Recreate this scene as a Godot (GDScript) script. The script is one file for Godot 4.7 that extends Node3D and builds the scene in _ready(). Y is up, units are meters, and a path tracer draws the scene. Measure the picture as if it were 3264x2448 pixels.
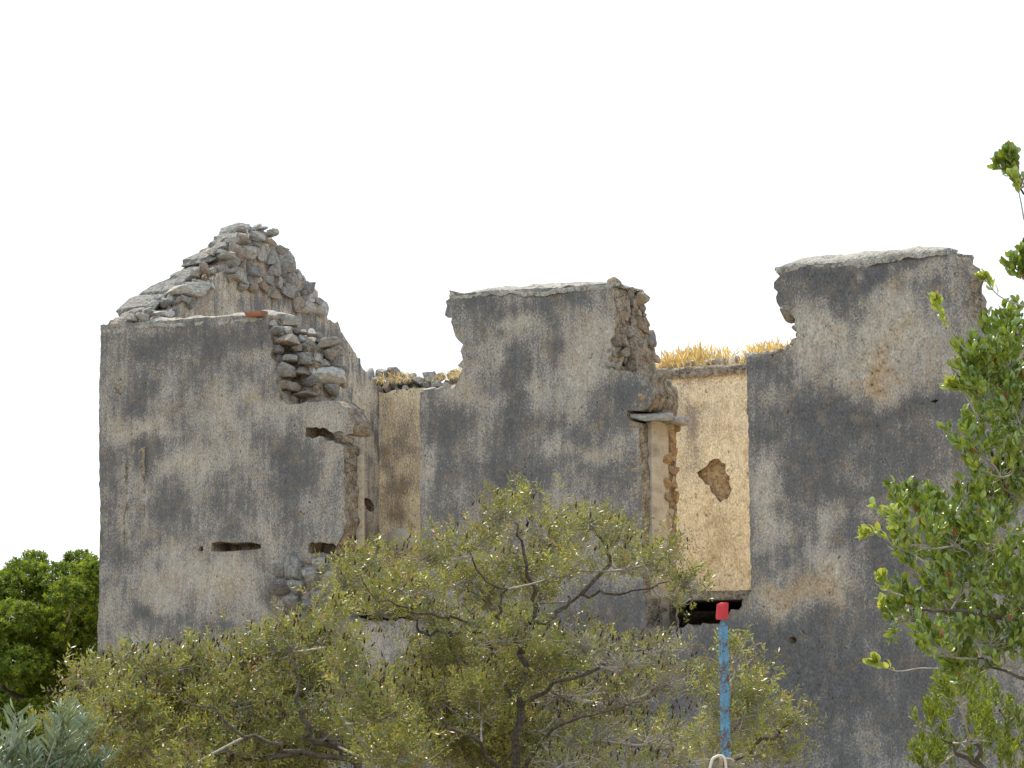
extends Node3D
# A roofless stone house behind shrubs, seen from below against a white sky.

const FRONT_OUTLINE := [Vector3(-6.840, 0.000, 0.010), Vector3(-6.830, 3.630, 0.012), Vector3(-6.873, 4.930, 0.012), Vector3(-6.876, 6.519, 0.010), Vector3(-5.290, 6.490, 0.010), Vector3(-3.945, 6.466, 0.034), Vector3(-3.922, 6.297, 0.034), Vector3(-3.841, 6.199, 0.034), Vector3(-3.828, 5.997, 0.034), Vector3(-3.772, 5.743, 0.034), Vector3(-3.758, 5.430, 0.034), Vector3(-3.625, 5.285, 0.034), Vector3(-3.466, 5.227, 0.010), Vector3(-3.127, 5.246, 0.010), Vector3(-2.740, 5.246, 0.034), Vector3(-2.570, 5.146, 0.034), Vector3(-2.477, 4.991, 0.034), Vector3(-2.486, 4.800, 0.034), Vector3(-2.711, 4.843, 0.034), Vector3(-2.917, 4.886, 0.034), Vector3(-3.249, 4.918, 0.010), Vector3(-3.258, 4.787, 0.034), Vector3(-2.968, 4.782, 0.034), Vector3(-2.802, 4.725, 0.034), Vector3(-2.623, 4.635, 0.034), Vector3(-2.603, 4.081, 0.034), Vector3(-2.614, 3.513, 0.034), Vector3(-2.725, 3.346, 0.034), Vector3(-2.853, 3.386, 0.034), Vector3(-3.183, 3.394, 0.010), Vector3(-3.192, 3.284, 0.034), Vector3(-2.826, 3.243, 0.034), Vector3(-2.759, 3.112, 0.034), Vector3(-2.796, 2.708, 0.034), Vector3(-2.784, 2.465, 0.034), Vector3(-2.087, 2.357, 0.034), Vector3(-1.376, 2.409, 0.034), Vector3(-1.377, 2.686, 0.012), Vector3(-1.397, 3.877, 0.012), Vector3(-1.410, 4.676, 0.012), Vector3(-1.422, 5.118, 0.034), Vector3(-1.393, 5.261, 0.034), Vector3(-1.260, 5.309, 0.034), Vector3(-0.860, 5.319, 0.034), Vector3(-0.793, 5.442, 0.034), Vector3(-0.745, 5.535, 0.075), Vector3(-0.779, 5.760, 0.075), Vector3(-0.809, 5.902, 0.075), Vector3(-0.882, 6.027, 0.075), Vector3(-0.911, 6.201, 0.034), Vector3(-1.023, 6.237, 0.034), Vector3(-1.014, 6.417, 0.075), Vector3(-0.961, 6.554, 0.034), Vector3(-0.912, 6.494, 0.010), Vector3(0.320, 6.479, 0.010), Vector3(1.470, 6.453, 0.034), Vector3(1.510, 6.346, 0.034), Vector3(1.518, 6.075, 0.034), Vector3(1.494, 5.884, 0.034), Vector3(1.457, 5.694, 0.034), Vector3(1.425, 5.446, 0.034), Vector3(1.510, 5.383, 0.010), Vector3(1.823, 5.341, 0.010), Vector3(2.036, 5.321, 0.034), Vector3(2.008, 5.163, 0.034), Vector3(2.052, 5.027, 0.034), Vector3(1.971, 4.891, 0.034), Vector3(1.865, 4.866, 0.010), Vector3(1.696, 4.883, 0.010), Vector3(1.678, 4.800, 0.034), Vector3(1.775, 4.738, 0.034), Vector3(1.855, 4.715, 0.012), Vector3(1.870, 4.145, 0.012), Vector3(1.883, 3.426, 0.012), Vector3(1.897, 2.711, 0.034), Vector3(1.939, 2.260, 0.034), Vector3(2.461, 2.255, 0.075), Vector3(2.719, 2.308, 0.075), Vector3(2.868, 2.289, 0.075), Vector3(3.060, 2.379, 0.075), Vector3(3.196, 2.450, 0.075), Vector3(3.256, 2.560, 0.034), Vector3(3.370, 2.668, 0.012), Vector3(3.368, 3.347, 0.012), Vector3(3.352, 4.270, 0.012), Vector3(3.342, 5.414, 0.034), Vector3(3.511, 5.433, 0.034), Vector3(3.763, 5.440, 0.034), Vector3(3.846, 5.471, 0.034), Vector3(3.955, 5.516, 0.075), Vector3(4.014, 5.601, 0.075), Vector3(3.987, 5.750, 0.075), Vector3(3.934, 5.902, 0.075), Vector3(3.881, 5.954, 0.034), Vector3(3.777, 5.999, 0.034), Vector3(3.762, 6.174, 0.075), Vector3(3.713, 6.290, 0.075), Vector3(3.727, 6.438, 0.034), Vector3(3.740, 6.466, 0.010), Vector3(4.883, 6.447, 0.010), Vector3(5.932, 6.447, 0.010), Vector3(6.052, 6.422, 0.034), Vector3(6.127, 6.330, 0.034), Vector3(6.195, 6.232, 0.034), Vector3(6.205, 5.917, 0.034), Vector3(6.162, 5.707, 0.034), Vector3(6.245, 5.594, 0.034), Vector3(6.550, 5.566, 0.075), Vector3(7.001, 5.577, 0.075), Vector3(7.739, 5.595, 0.075), Vector3(8.600, 5.500, 0.034), Vector3(8.600, 0.000, 0.010)]
const CORE_OUTLINE := [Vector3(-6.830, 0.000, 0.010), Vector3(-6.830, 6.480, 0.010), Vector3(-4.088, 6.448, 0.034), Vector3(-3.989, 6.272, 0.034), Vector3(-3.658, 6.220, 0.034), Vector3(-3.445, 6.067, 0.034), Vector3(-3.392, 6.001, 0.034), Vector3(-3.367, 5.623, 0.034), Vector3(-3.375, 5.365, 0.034), Vector3(-3.175, 5.196, 0.034), Vector3(-3.002, 4.360, 0.034), Vector3(-3.015, 3.374, 0.034), Vector3(-2.992, 3.127, 0.034), Vector3(-2.987, 2.473, 0.034), Vector3(-2.333, 2.304, 0.034), Vector3(-1.575, 2.337, 0.034), Vector3(-1.581, 3.900, 0.012), Vector3(-1.595, 5.113, 0.034), Vector3(-1.487, 5.261, 0.034), Vector3(-0.965, 5.296, 0.034), Vector3(-0.859, 5.475, 0.034), Vector3(-0.947, 5.802, 0.034), Vector3(-0.996, 5.967, 0.034), Vector3(-1.046, 6.132, 0.034), Vector3(-1.096, 6.459, 0.034), Vector3(-1.047, 6.512, 0.010), Vector3(0.101, 6.506, 0.010), Vector3(1.423, 6.475, 0.034), Vector3(1.445, 6.271, 0.034), Vector3(1.480, 6.113, 0.034), Vector3(1.534, 5.915, 0.034), Vector3(1.578, 5.718, 0.034), Vector3(1.604, 5.523, 0.034), Vector3(1.621, 5.387, 0.034), Vector3(1.845, 5.315, 0.034), Vector3(1.924, 5.157, 0.034), Vector3(1.914, 4.928, 0.034), Vector3(1.886, 4.737, 0.012), Vector3(1.891, 4.163, 0.012), Vector3(1.900, 2.719, 0.034), Vector3(1.915, 2.227, 0.034), Vector3(3.168, 2.216, 0.034), Vector3(3.341, 2.621, 0.012), Vector3(3.369, 5.300, 0.034), Vector3(3.792, 5.424, 0.034), Vector3(3.961, 5.562, 0.034), Vector3(3.840, 5.906, 0.034), Vector3(3.758, 6.099, 0.034), Vector3(3.678, 6.443, 0.034), Vector3(3.762, 6.474, 0.010), Vector3(5.835, 6.460, 0.034), Vector3(5.931, 6.336, 0.034), Vector3(6.004, 6.077, 0.034), Vector3(6.059, 5.857, 0.034), Vector3(6.094, 5.656, 0.034), Vector3(6.286, 5.582, 0.034), Vector3(6.857, 5.564, 0.075), Vector3(7.603, 5.583, 0.075), Vector3(8.550, 5.450, 0.034), Vector3(8.550, 0.000, 0.010)]
var front_holes := [PackedVector2Array([Vector2(-4.843, 3.332), Vector2(-4.828, 3.449), Vector2(-4.698, 3.463), Vector2(-4.482, 3.440), Vector2(-4.160, 3.440), Vector2(-3.984, 3.407), Vector2(-3.973, 3.357), Vector2(-4.053, 3.338), Vector2(-4.696, 3.321)]), PackedVector2Array([Vector2(-5.067, 3.346), Vector2(-5.045, 3.404), Vector2(-4.991, 3.411), Vector2(-4.968, 3.361), Vector2(-4.995, 3.332)]), PackedVector2Array([Vector2(3.874, 2.061), Vector2(3.891, 2.134), Vector2(3.953, 2.140), Vector2(3.981, 2.090), Vector2(3.931, 2.047)]), PackedVector2Array([Vector2(5.705, 4.773), Vector2(5.768, 4.798), Vector2(5.814, 4.781), Vector2(5.767, 4.748)])]
const GABLE_OUTLINE := [Vector3(0.020, 0.000, 0.010), Vector3(0.000, 6.500, 0.040), Vector3(0.450, 6.660, 0.040), Vector3(0.920, 7.000, 0.040), Vector3(1.500, 7.300, 0.040), Vector3(1.860, 7.660, 0.040), Vector3(2.100, 7.840, 0.040), Vector3(2.450, 8.050, 0.040), Vector3(2.506, 8.064, 0.045), Vector3(2.811, 7.952, 0.045), Vector3(2.994, 7.896, 0.045), Vector3(3.180, 7.743, 0.045), Vector3(3.330, 7.575, 0.045), Vector3(3.744, 7.389, 0.045), Vector3(3.859, 7.214, 0.045), Vector3(4.052, 6.962, 0.045), Vector3(4.229, 6.924, 0.045), Vector3(4.399, 6.790, 0.045), Vector3(4.595, 6.629, 0.045), Vector3(4.871, 6.369, 0.045), Vector3(4.966, 6.273, 0.045), Vector3(5.350, 6.050, 0.040), Vector3(5.950, 5.950, 0.020), Vector3(5.950, 0.000, 0.010)]
var gable_holes := [PackedVector2Array([Vector2(4.952, 4.323), Vector2(5.015, 4.355), Vector2(5.125, 4.332), Vector2(5.221, 4.242), Vector2(5.229, 4.166), Vector2(5.127, 4.142), Vector2(5.032, 4.185)])]
const GABLE_RUBBLE := [Vector2(1.548, 7.162), Vector2(1.683, 7.335), Vector2(1.783, 7.617), Vector2(2.025, 7.829), Vector2(2.506, 8.064), Vector2(2.811, 7.952), Vector2(2.994, 7.896), Vector2(3.180, 7.743), Vector2(3.330, 7.575), Vector2(3.744, 7.389), Vector2(3.859, 7.214), Vector2(4.052, 6.962), Vector2(4.229, 6.924), Vector2(3.939, 6.847), Vector2(3.710, 7.057), Vector2(3.412, 7.025), Vector2(3.005, 7.074), Vector2(2.677, 7.130), Vector2(2.177, 7.165), Vector2(1.825, 7.193)]
const PIER_STONES := [
	[-3.715, 6.106, 0.163, 0.180, 0.099],
	[-3.331, 6.095, 0.562, 0.190, 0.074],
	[-3.506, 6.105, 0.381, 0.075, 0.045],
	[-3.789, 5.995, 0.084, 0.080, 0.062],
	[-3.562, 5.877, 0.320, 0.160, 0.099],
	[-3.446, 5.889, 0.441, 0.110, 0.078],
	[-3.312, 5.936, 0.580, 0.140, 0.099],
	[-3.729, 5.704, 0.145, 0.170, 0.115],
	[-3.339, 5.649, 0.550, 0.180, 0.140],
	[-3.484, 5.569, 0.399, 0.170, 0.086],
	[-3.482, 5.728, 0.402, 0.055, 0.041],
	[-3.540, 5.400, 0.338, 0.220, 0.053],
	[-3.412, 5.345, 0.471, 0.180, 0.045],
	[-3.826, 6.246, 0.060, 0.100, 0.074],
	[-3.891, 6.343, 0.060, 0.060, 0.041],
	[-3.663, 5.505, 0.211, 0.150, 0.074],
	[-3.244, 5.854, 0.650, 0.080, 0.107],
	[-3.624, 6.009, 0.257, 0.080, 0.058],
	[-3.284, 5.454, 0.604, 0.120, 0.074],
	[-3.681, 5.881, 0.196, 0.110, 0.066],
	[-3.750, 5.523, 0.120, 0.120, 0.066],
	[-3.464, 6.006, 0.423, 0.100, 0.049],
	[-3.375, 5.807, 0.514, 0.110, 0.058],
	[-3.578, 5.696, 0.302, 0.120, 0.074],
]
const PIER_RUBBLE := [Vector2(-4.107, 6.467), Vector2(-3.982, 6.311), Vector2(-3.582, 6.270), Vector2(-2.951, 6.053), Vector2(-2.904, 5.386), Vector2(-2.971, 5.274), Vector2(-3.731, 5.273), Vector2(-3.978, 5.488), Vector2(-4.003, 5.827)]
const PIER_FILL := [
	[-3.700, 5.307, 0.243, 0.095, 0.085, 0.000],
	[-3.781, 5.411, 0.160, 0.058, 0.050, 0.000],
	[-3.400, 5.490, 0.557, 0.071, 0.057, 0.000],
	[-3.612, 6.232, 0.345, 0.068, 0.051, 0.000],
	[-3.247, 5.740, 0.717, 0.093, 0.050, 0.000],
	[-3.805, 5.871, 0.140, 0.088, 0.061, 0.000],
	[-3.259, 5.989, 0.707, 0.069, 0.057, 0.000],
	[-3.580, 6.030, 0.375, 0.091, 0.070, 0.000],
	[-3.477, 6.126, 0.483, 0.056, 0.045, 0.000],
	[-3.275, 5.324, 0.685, 0.090, 0.071, 0.000],
	[-3.256, 5.564, 0.707, 0.075, 0.053, 0.000],
	[-3.427, 5.974, 0.534, 0.071, 0.054, 0.000],
	[-3.895, 6.129, 0.100, 0.103, 0.056, 0.000],
	[-3.540, 6.224, 0.419, 0.080, 0.079, 0.000],
	[-3.632, 6.129, 0.323, 0.093, 0.067, 0.000],
	[-3.680, 6.246, 0.275, 0.074, 0.038, 0.000],
	[-3.250, 5.647, 0.713, 0.072, 0.049, 0.000],
	[-3.773, 6.272, 0.177, 0.073, 0.046, 0.000],
	[-3.470, 6.197, 0.491, 0.051, 0.040, 0.000],
]
const FRONT_STONES := [
	[1.547, 5.720, 0.559, 0.120, 0.082, 1.000],
	[1.489, 5.983, 0.102, 0.069, 0.052, 1.000],
	[1.584, 5.716, 0.822, 0.072, 0.041, 1.000],
	[1.592, 5.601, 0.881, 0.085, 0.054, 1.000],
	[1.557, 6.328, 0.608, 0.119, 0.096, 1.000],
	[1.497, 6.348, 0.149, 0.053, 0.044, 1.000],
	[1.509, 5.610, 0.278, 0.076, 0.061, 1.000],
	[1.494, 5.448, 0.162, 0.072, 0.056, 1.000],
	[1.478, 5.448, 0.033, 0.055, 0.045, 1.000],
	[1.540, 6.196, 0.489, 0.064, 0.045, 1.000],
	[1.492, 5.741, 0.134, 0.098, 0.069, 1.000],
	[1.529, 6.065, 0.409, 0.067, 0.035, 1.000],
	[1.531, 5.602, 0.443, 0.067, 0.053, 1.000],
	[1.528, 6.369, 0.390, 0.096, 0.076, 1.000],
	[1.566, 5.591, 0.701, 0.085, 0.062, 1.000],
	[1.516, 5.741, 0.326, 0.070, 0.058, 1.000],
	[1.551, 5.903, 0.583, 0.056, 0.037, 1.000],
	[1.555, 6.037, 0.602, 0.109, 0.085, 1.000],
	[1.492, 6.154, 0.120, 0.056, 0.039, 1.000],
	[1.487, 5.897, 0.085, 0.076, 0.064, 1.000],
	[1.552, 6.140, 0.576, 0.065, 0.047, 1.000],
	[1.514, 5.530, 0.315, 0.045, 0.041, 1.000],
	[1.505, 6.219, 0.220, 0.075, 0.043, 1.000],
	[1.525, 5.891, 0.384, 0.101, 0.071, 1.000],
	[1.505, 5.904, 0.236, 0.076, 0.051, 1.000],
	[1.501, 6.486, 0.180, 0.056, 0.048, 1.000],
	[1.552, 5.501, 0.603, 0.090, 0.081, 1.000],
	[1.530, 5.493, 0.441, 0.051, 0.035, 1.000],
	[1.524, 6.191, 0.365, 0.046, 0.050, 1.000],
	[1.582, 5.840, 0.804, 0.103, 0.073, 1.000],
	[1.566, 5.939, 0.685, 0.046, 0.036, 1.000],
	[1.486, 5.599, 0.093, 0.064, 0.069, 1.000],
	[1.512, 6.096, 0.280, 0.089, 0.058, 1.000],
	[1.487, 6.405, 0.070, 0.077, 0.061, 1.000],
	[1.561, 6.217, 0.641, 0.064, 0.056, 1.000],
	[1.489, 6.289, 0.090, 0.034, 0.026, 1.000],
	[1.509, 6.413, 0.243, 0.063, 0.040, 1.000],
	[1.505, 6.007, 0.225, 0.049, 0.030, 1.000],
	[1.551, 5.841, 0.579, 0.029, 0.029, 1.000],
	[1.530, 5.749, 0.432, 0.039, 0.025, 1.000],
	[1.549, 5.608, 0.577, 0.043, 0.026, 1.000],
	[1.576, 5.917, 0.757, 0.044, 0.026, 1.000],
	[1.525, 6.281, 0.373, 0.036, 0.024, 1.000],
	[1.578, 5.540, 0.784, 0.043, 0.039, 1.000],
	[1.487, 5.521, 0.100, 0.054, 0.042, 1.000],
	[1.487, 6.227, 0.072, 0.057, 0.036, 1.000],
	[1.531, 5.996, 0.431, 0.043, 0.032, 1.000],
	[1.533, 5.800, 0.453, 0.051, 0.033, 1.000],
	[1.512, 5.966, 0.286, 0.032, 0.031, 1.000],
	[1.507, 5.429, 0.267, 0.055, 0.039, 1.000],
	[1.536, 6.125, 0.463, 0.043, 0.039, 1.000],
	[1.568, 5.767, 0.708, 0.041, 0.027, 1.000],
	[1.567, 6.131, 0.685, 0.044, 0.026, 1.000],
	[1.505, 6.297, 0.220, 0.044, 0.044, 1.000],
	[1.515, 5.814, 0.312, 0.042, 0.031, 1.000],
	[1.561, 5.843, 0.651, 0.049, 0.032, 1.000],
	[1.516, 6.258, 0.307, 0.048, 0.029, 1.000],
	[1.528, 5.706, 0.420, 0.040, 0.032, 1.000],
	[1.565, 5.709, 0.690, 0.035, 0.032, 1.000],
	[1.540, 5.943, 0.496, 0.049, 0.028, 1.000],
	[1.488, 6.071, 0.093, 0.051, 0.036, 1.000],
	[1.581, 5.651, 0.799, 0.051, 0.030, 1.000],
	[1.573, 6.017, 0.735, 0.058, 0.034, 1.000],
	[1.505, 5.813, 0.237, 0.036, 0.029, 1.000],
	[1.536, 6.272, 0.456, 0.070, 0.046, 1.000],
	[1.498, 5.527, 0.194, 0.057, 0.032, 1.000],
	[1.518, 6.033, 0.325, 0.036, 0.036, 1.000],
	[1.518, 5.430, 0.354, 0.038, 0.026, 1.000],
	[1.540, 5.862, 0.499, 0.051, 0.033, 1.000],
	[1.473, 5.541, 0.030, 0.034, 0.032, 1.000],
	[1.475, 5.645, 0.030, 0.033, 0.025, 1.000],
	[1.494, 5.850, 0.150, 0.030, 0.024, 1.000],
	[1.525, 5.656, 0.393, 0.038, 0.033, 1.000],
	[1.487, 6.487, 0.063, 0.065, 0.051, 1.000],
	[1.525, 5.542, 0.398, 0.043, 0.024, 1.000],
	[1.528, 5.437, 0.431, 0.034, 0.028, 1.000],
	[1.484, 5.827, 0.068, 0.043, 0.028, 1.000],
	[1.563, 5.659, 0.679, 0.048, 0.031, 1.000],
	[6.200, 5.723, 0.472, 0.074, 0.049, 1.000],
	[6.164, 5.743, 0.273, 0.079, 0.056, 1.000],
	[6.171, 5.915, 0.293, 0.081, 0.070, 1.000],
	[6.161, 5.623, 0.267, 0.106, 0.082, 1.000],
	[6.208, 5.818, 0.506, 0.062, 0.034, 1.000],
	[6.164, 6.028, 0.242, 0.065, 0.067, 1.000],
	[6.146, 6.152, 0.126, 0.112, 0.077, 1.000],
	[6.147, 5.837, 0.165, 0.051, 0.047, 1.000],
	[6.197, 5.888, 0.441, 0.069, 0.042, 1.000],
	[6.142, 5.698, 0.151, 0.054, 0.041, 1.000],
	[6.186, 5.815, 0.386, 0.050, 0.052, 1.000],
	[6.144, 6.260, 0.105, 0.078, 0.044, 1.000],
	[6.203, 5.637, 0.500, 0.057, 0.045, 1.000],
	[6.147, 5.948, 0.151, 0.069, 0.054, 1.000],
	[1.859, 3.295, 0.059, 0.050, 0.029, 2.000],
	[1.868, 4.039, 0.142, 0.057, 0.038, 2.000],
	[1.873, 4.587, 0.179, 0.040, 0.034, 2.000],
	[1.862, 3.385, 0.095, 0.046, 0.037, 2.000],
	[1.863, 3.739, 0.089, 0.057, 0.039, 2.000],
	[1.866, 4.614, 0.042, 0.074, 0.049, 2.000],
	[1.871, 3.865, 0.203, 0.078, 0.046, 2.000],
	[1.869, 4.423, 0.114, 0.047, 0.035, 2.000],
	[1.866, 4.157, 0.098, 0.082, 0.046, 2.000],
	[1.865, 4.683, 0.026, 0.044, 0.035, 2.000],
	[1.865, 3.258, 0.165, 0.054, 0.054, 2.000],
	[1.861, 3.854, 0.038, 0.049, 0.041, 2.000],
	[1.867, 3.662, 0.158, 0.056, 0.041, 2.000],
	[1.871, 4.683, 0.136, 0.053, 0.034, 2.000],
	[1.865, 4.273, 0.058, 0.072, 0.043, 2.000],
	[1.868, 3.465, 0.202, 0.063, 0.052, 2.000],
	[1.872, 4.258, 0.183, 0.054, 0.043, 2.000],
	[1.872, 4.322, 0.181, 0.048, 0.030, 2.000],
	[1.862, 3.563, 0.087, 0.066, 0.054, 2.000],
	[1.873, 4.516, 0.171, 0.043, 0.025, 2.000],
	[1.869, 3.756, 0.186, 0.028, 0.029, 2.000],
	[1.864, 4.334, 0.045, 0.034, 0.029, 2.000],
	[1.864, 4.381, 0.033, 0.029, 0.027, 2.000],
	[1.868, 3.347, 0.213, 0.028, 0.021, 2.000],
	[1.872, 3.997, 0.210, 0.040, 0.026, 2.000],
	[1.871, 3.932, 0.208, 0.044, 0.032, 2.000],
	[1.861, 3.696, 0.042, 0.025, 0.022, 2.000],
	[1.864, 3.786, 0.088, 0.023, 0.022, 2.000],
	[1.861, 3.446, 0.071, 0.038, 0.027, 2.000],
	[1.866, 4.540, 0.053, 0.030, 0.018, 2.000],
	[1.871, 4.107, 0.184, 0.038, 0.041, 2.000],
	[1.866, 3.826, 0.118, 0.032, 0.028, 2.000],
	[1.866, 3.906, 0.111, 0.055, 0.031, 2.000],
	[1.869, 4.481, 0.111, 0.042, 0.029, 2.000],
	[1.866, 3.965, 0.116, 0.035, 0.026, 2.000],
	[1.870, 3.799, 0.204, 0.032, 0.024, 2.000],
	[1.863, 3.995, 0.050, 0.043, 0.028, 2.000],
	[1.862, 3.949, 0.037, 0.041, 0.029, 2.000],
	[1.862, 4.049, 0.039, 0.034, 0.027, 2.000],
	[1.864, 4.440, 0.028, 0.033, 0.028, 2.000],
	[1.864, 3.499, 0.123, 0.046, 0.031, 2.000],
	[1.861, 3.634, 0.047, 0.038, 0.027, 2.000],
	[1.865, 4.094, 0.089, 0.032, 0.027, 2.000],
	[1.869, 3.608, 0.203, 0.038, 0.024, 2.000],
	[1.872, 4.389, 0.182, 0.043, 0.027, 2.000],
	[1.863, 3.331, 0.119, 0.036, 0.026, 2.000],
	[1.939, 4.198, 0.658, 0.104, 0.054, 2.000],
	[1.934, 3.413, 0.667, 0.090, 0.068, 2.000],
	[1.935, 3.671, 0.655, 0.082, 0.058, 2.000],
	[1.933, 4.316, 0.571, 0.126, 0.083, 2.000],
	[1.931, 3.543, 0.614, 0.108, 0.079, 2.000],
	[1.930, 3.859, 0.574, 0.092, 0.076, 2.000],
	[1.938, 4.742, 0.595, 0.089, 0.053, 2.000],
	[1.931, 4.008, 0.567, 0.123, 0.091, 2.000],
	[1.945, 4.621, 0.700, 0.097, 0.086, 2.000],
	[1.942, 3.268, 0.785, 0.097, 0.078, 2.000],
	[1.943, 4.488, 0.693, 0.082, 0.064, 2.000],
	[1.945, 3.879, 0.776, 0.100, 0.070, 2.000],
	[1.945, 4.004, 0.760, 0.062, 0.041, 2.000],
	[1.946, 4.338, 0.746, 0.053, 0.035, 2.000],
	[1.926, 3.311, 0.569, 0.063, 0.054, 2.000],
	[1.937, 3.765, 0.673, 0.064, 0.049, 2.000],
	[1.944, 4.085, 0.742, 0.049, 0.046, 2.000],
	[1.950, 4.725, 0.757, 0.076, 0.055, 2.000],
	[1.942, 3.593, 0.758, 0.064, 0.037, 2.000],
	[1.928, 3.744, 0.557, 0.056, 0.048, 2.000],
	[1.933, 4.520, 0.556, 0.053, 0.036, 2.000],
	[1.948, 4.416, 0.766, 0.060, 0.053, 2.000],
	[-2.618, 4.095, 0.148, 0.059, 0.055, 1.000],
	[-2.616, 3.823, 0.198, 0.051, 0.035, 1.000],
	[-2.613, 3.452, 0.083, 0.067, 0.069, 1.000],
	[-2.621, 4.458, 0.166, 0.088, 0.064, 1.000],
	[-2.621, 4.566, 0.156, 0.038, 0.039, 1.000],
	[-2.617, 3.945, 0.096, 0.050, 0.047, 1.000],
	[-2.617, 3.882, 0.108, 0.054, 0.031, 1.000],
	[-2.615, 3.629, 0.067, 0.078, 0.058, 1.000],
	[-2.620, 4.280, 0.082, 0.059, 0.043, 1.000],
	[-2.615, 3.671, 0.198, 0.059, 0.045, 1.000],
	[-2.616, 3.743, 0.034, 0.053, 0.035, 1.000],
	[-2.616, 3.797, 0.090, 0.052, 0.043, 1.000],
	[-2.619, 4.187, 0.072, 0.042, 0.031, 1.000],
	[-2.614, 3.550, 0.155, 0.082, 0.048, 1.000],
	[-2.613, 3.410, 0.226, 0.060, 0.060, 1.000],
	[-2.620, 4.388, 0.090, 0.043, 0.042, 1.000],
	[-2.618, 4.202, 0.198, 0.041, 0.028, 1.000],
	[-2.616, 3.772, 0.169, 0.033, 0.023, 1.000],
	[-2.617, 3.972, 0.206, 0.034, 0.018, 1.000],
	[-2.622, 4.579, 0.034, 0.033, 0.026, 1.000],
	[-2.617, 3.847, 0.040, 0.044, 0.028, 1.000],
	[-2.616, 3.917, 0.195, 0.048, 0.032, 1.000],
	[-2.615, 3.738, 0.217, 0.025, 0.022, 1.000],
	[-2.619, 4.251, 0.196, 0.032, 0.022, 1.000],
	[-2.618, 4.042, 0.039, 0.026, 0.018, 1.000],
	[-2.620, 4.328, 0.166, 0.049, 0.030, 1.000],
	[-2.617, 4.021, 0.203, 0.051, 0.043, 1.000],
	[-2.620, 4.391, 0.193, 0.049, 0.035, 1.000],
	[-2.619, 4.121, 0.057, 0.035, 0.033, 1.000],
	[-2.618, 4.036, 0.115, 0.025, 0.023, 1.000],
	[-2.621, 4.532, 0.100, 0.042, 0.024, 1.000],
	[-2.615, 3.726, 0.131, 0.046, 0.029, 1.000],
	[-2.615, 3.694, 0.074, 0.025, 0.022, 1.000],
	[-2.621, 4.478, 0.055, 0.051, 0.035, 1.000],
	[-2.614, 3.616, 0.195, 0.025, 0.021, 1.000],
	[-2.622, 4.527, 0.033, 0.031, 0.022, 1.000],
	[-2.613, 3.491, 0.221, 0.043, 0.029, 1.000],
	[-2.619, 4.164, 0.138, 0.028, 0.020, 1.000],
	[-2.614, 3.533, 0.040, 0.034, 0.030, 1.000],
	[-2.619, 4.290, 0.198, 0.033, 0.022, 1.000],
	[3.885, 5.491, 0.100, 0.057, 0.059, 1.000],
	[3.925, 5.900, 0.100, 0.121, 0.065, 1.000],
	[3.981, 5.577, 0.100, 0.065, 0.051, 1.000],
	[4.016, 5.736, 0.100, 0.068, 0.049, 1.000],
	[4.001, 5.485, 0.100, 0.060, 0.046, 1.000],
	[4.062, 5.651, 0.100, 0.071, 0.069, 1.000],
	[3.779, 5.427, 0.100, 0.099, 0.077, 1.000],
	[-1.328, 5.300, 0.120, 0.100, 0.057, 3.000],
	[-1.069, 5.343, 0.120, 0.072, 0.056, 3.000],
	[-1.203, 5.286, 0.120, 0.081, 0.058, 3.000],
	[-0.950, 5.309, 0.120, 0.104, 0.054, 3.000],
	[3.712, 5.462, 0.120, 0.064, 0.046, 3.000],
	[3.416, 5.447, 0.120, 0.070, 0.040, 3.000],
	[3.524, 5.459, 0.120, 0.064, 0.050, 3.000],
	[3.635, 5.454, 0.120, 0.064, 0.045, 3.000],
	[3.327, 5.445, 0.120, 0.072, 0.053, 3.000],
	[1.999, 5.043, 0.298, 0.114, 0.063, 1.000],
	[1.989, 5.214, 0.117, 0.109, 0.078, 1.000],
	[1.986, 4.929, 0.106, 0.071, 0.058, 1.000],
	[1.991, 5.106, 0.158, 0.078, 0.046, 1.000],
	[1.997, 5.168, 0.260, 0.070, 0.051, 1.000],
	[1.984, 5.021, 0.061, 0.079, 0.059, 1.000],
	[-3.339, 2.832, 0.020, 0.147, 0.108, 0.000],
	[-3.095, 2.981, 0.020, 0.141, 0.120, 0.000],
	[-3.363, 3.068, 0.020, 0.174, 0.155, 0.000],
	[-2.969, 2.697, 0.020, 0.103, 0.081, 0.000],
	[-3.423, 2.620, 0.020, 0.138, 0.111, 0.000],
	[-2.856, 2.953, 0.020, 0.127, 0.089, 0.000],
	[-3.624, 3.072, 0.020, 0.125, 0.091, 0.000],
	[-3.609, 2.848, 0.020, 0.184, 0.114, 0.000],
	[-2.874, 2.809, 0.020, 0.101, 0.081, 0.000],
	[-3.017, 2.533, 0.020, 0.093, 0.099, 0.000],
	[-3.129, 2.637, 0.020, 0.136, 0.077, 0.000],
	[-3.601, 2.479, 0.020, 0.097, 0.066, 0.000],
	[-3.265, 2.519, 0.020, 0.090, 0.049, 0.000],
	[-2.944, 3.122, 0.020, 0.132, 0.098, 0.000],
	[-2.834, 2.516, 0.020, 0.105, 0.077, 0.000],
	[-3.196, 3.149, 0.020, 0.080, 0.048, 0.000],
	[-3.060, 2.792, 0.020, 0.055, 0.045, 0.000],
	[-3.514, 3.162, 0.020, 0.076, 0.054, 0.000],
	[-3.201, 2.736, 0.020, 0.084, 0.047, 0.000],
	[-3.594, 2.632, 0.020, 0.077, 0.057, 0.000],
	[-3.450, 2.932, 0.020, 0.072, 0.045, 0.000],
	[-3.164, 2.851, 0.020, 0.059, 0.057, 0.000],
	[-2.838, 2.679, 0.020, 0.071, 0.061, 0.000],
	[-3.446, 2.489, 0.020, 0.085, 0.044, 0.000],
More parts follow.
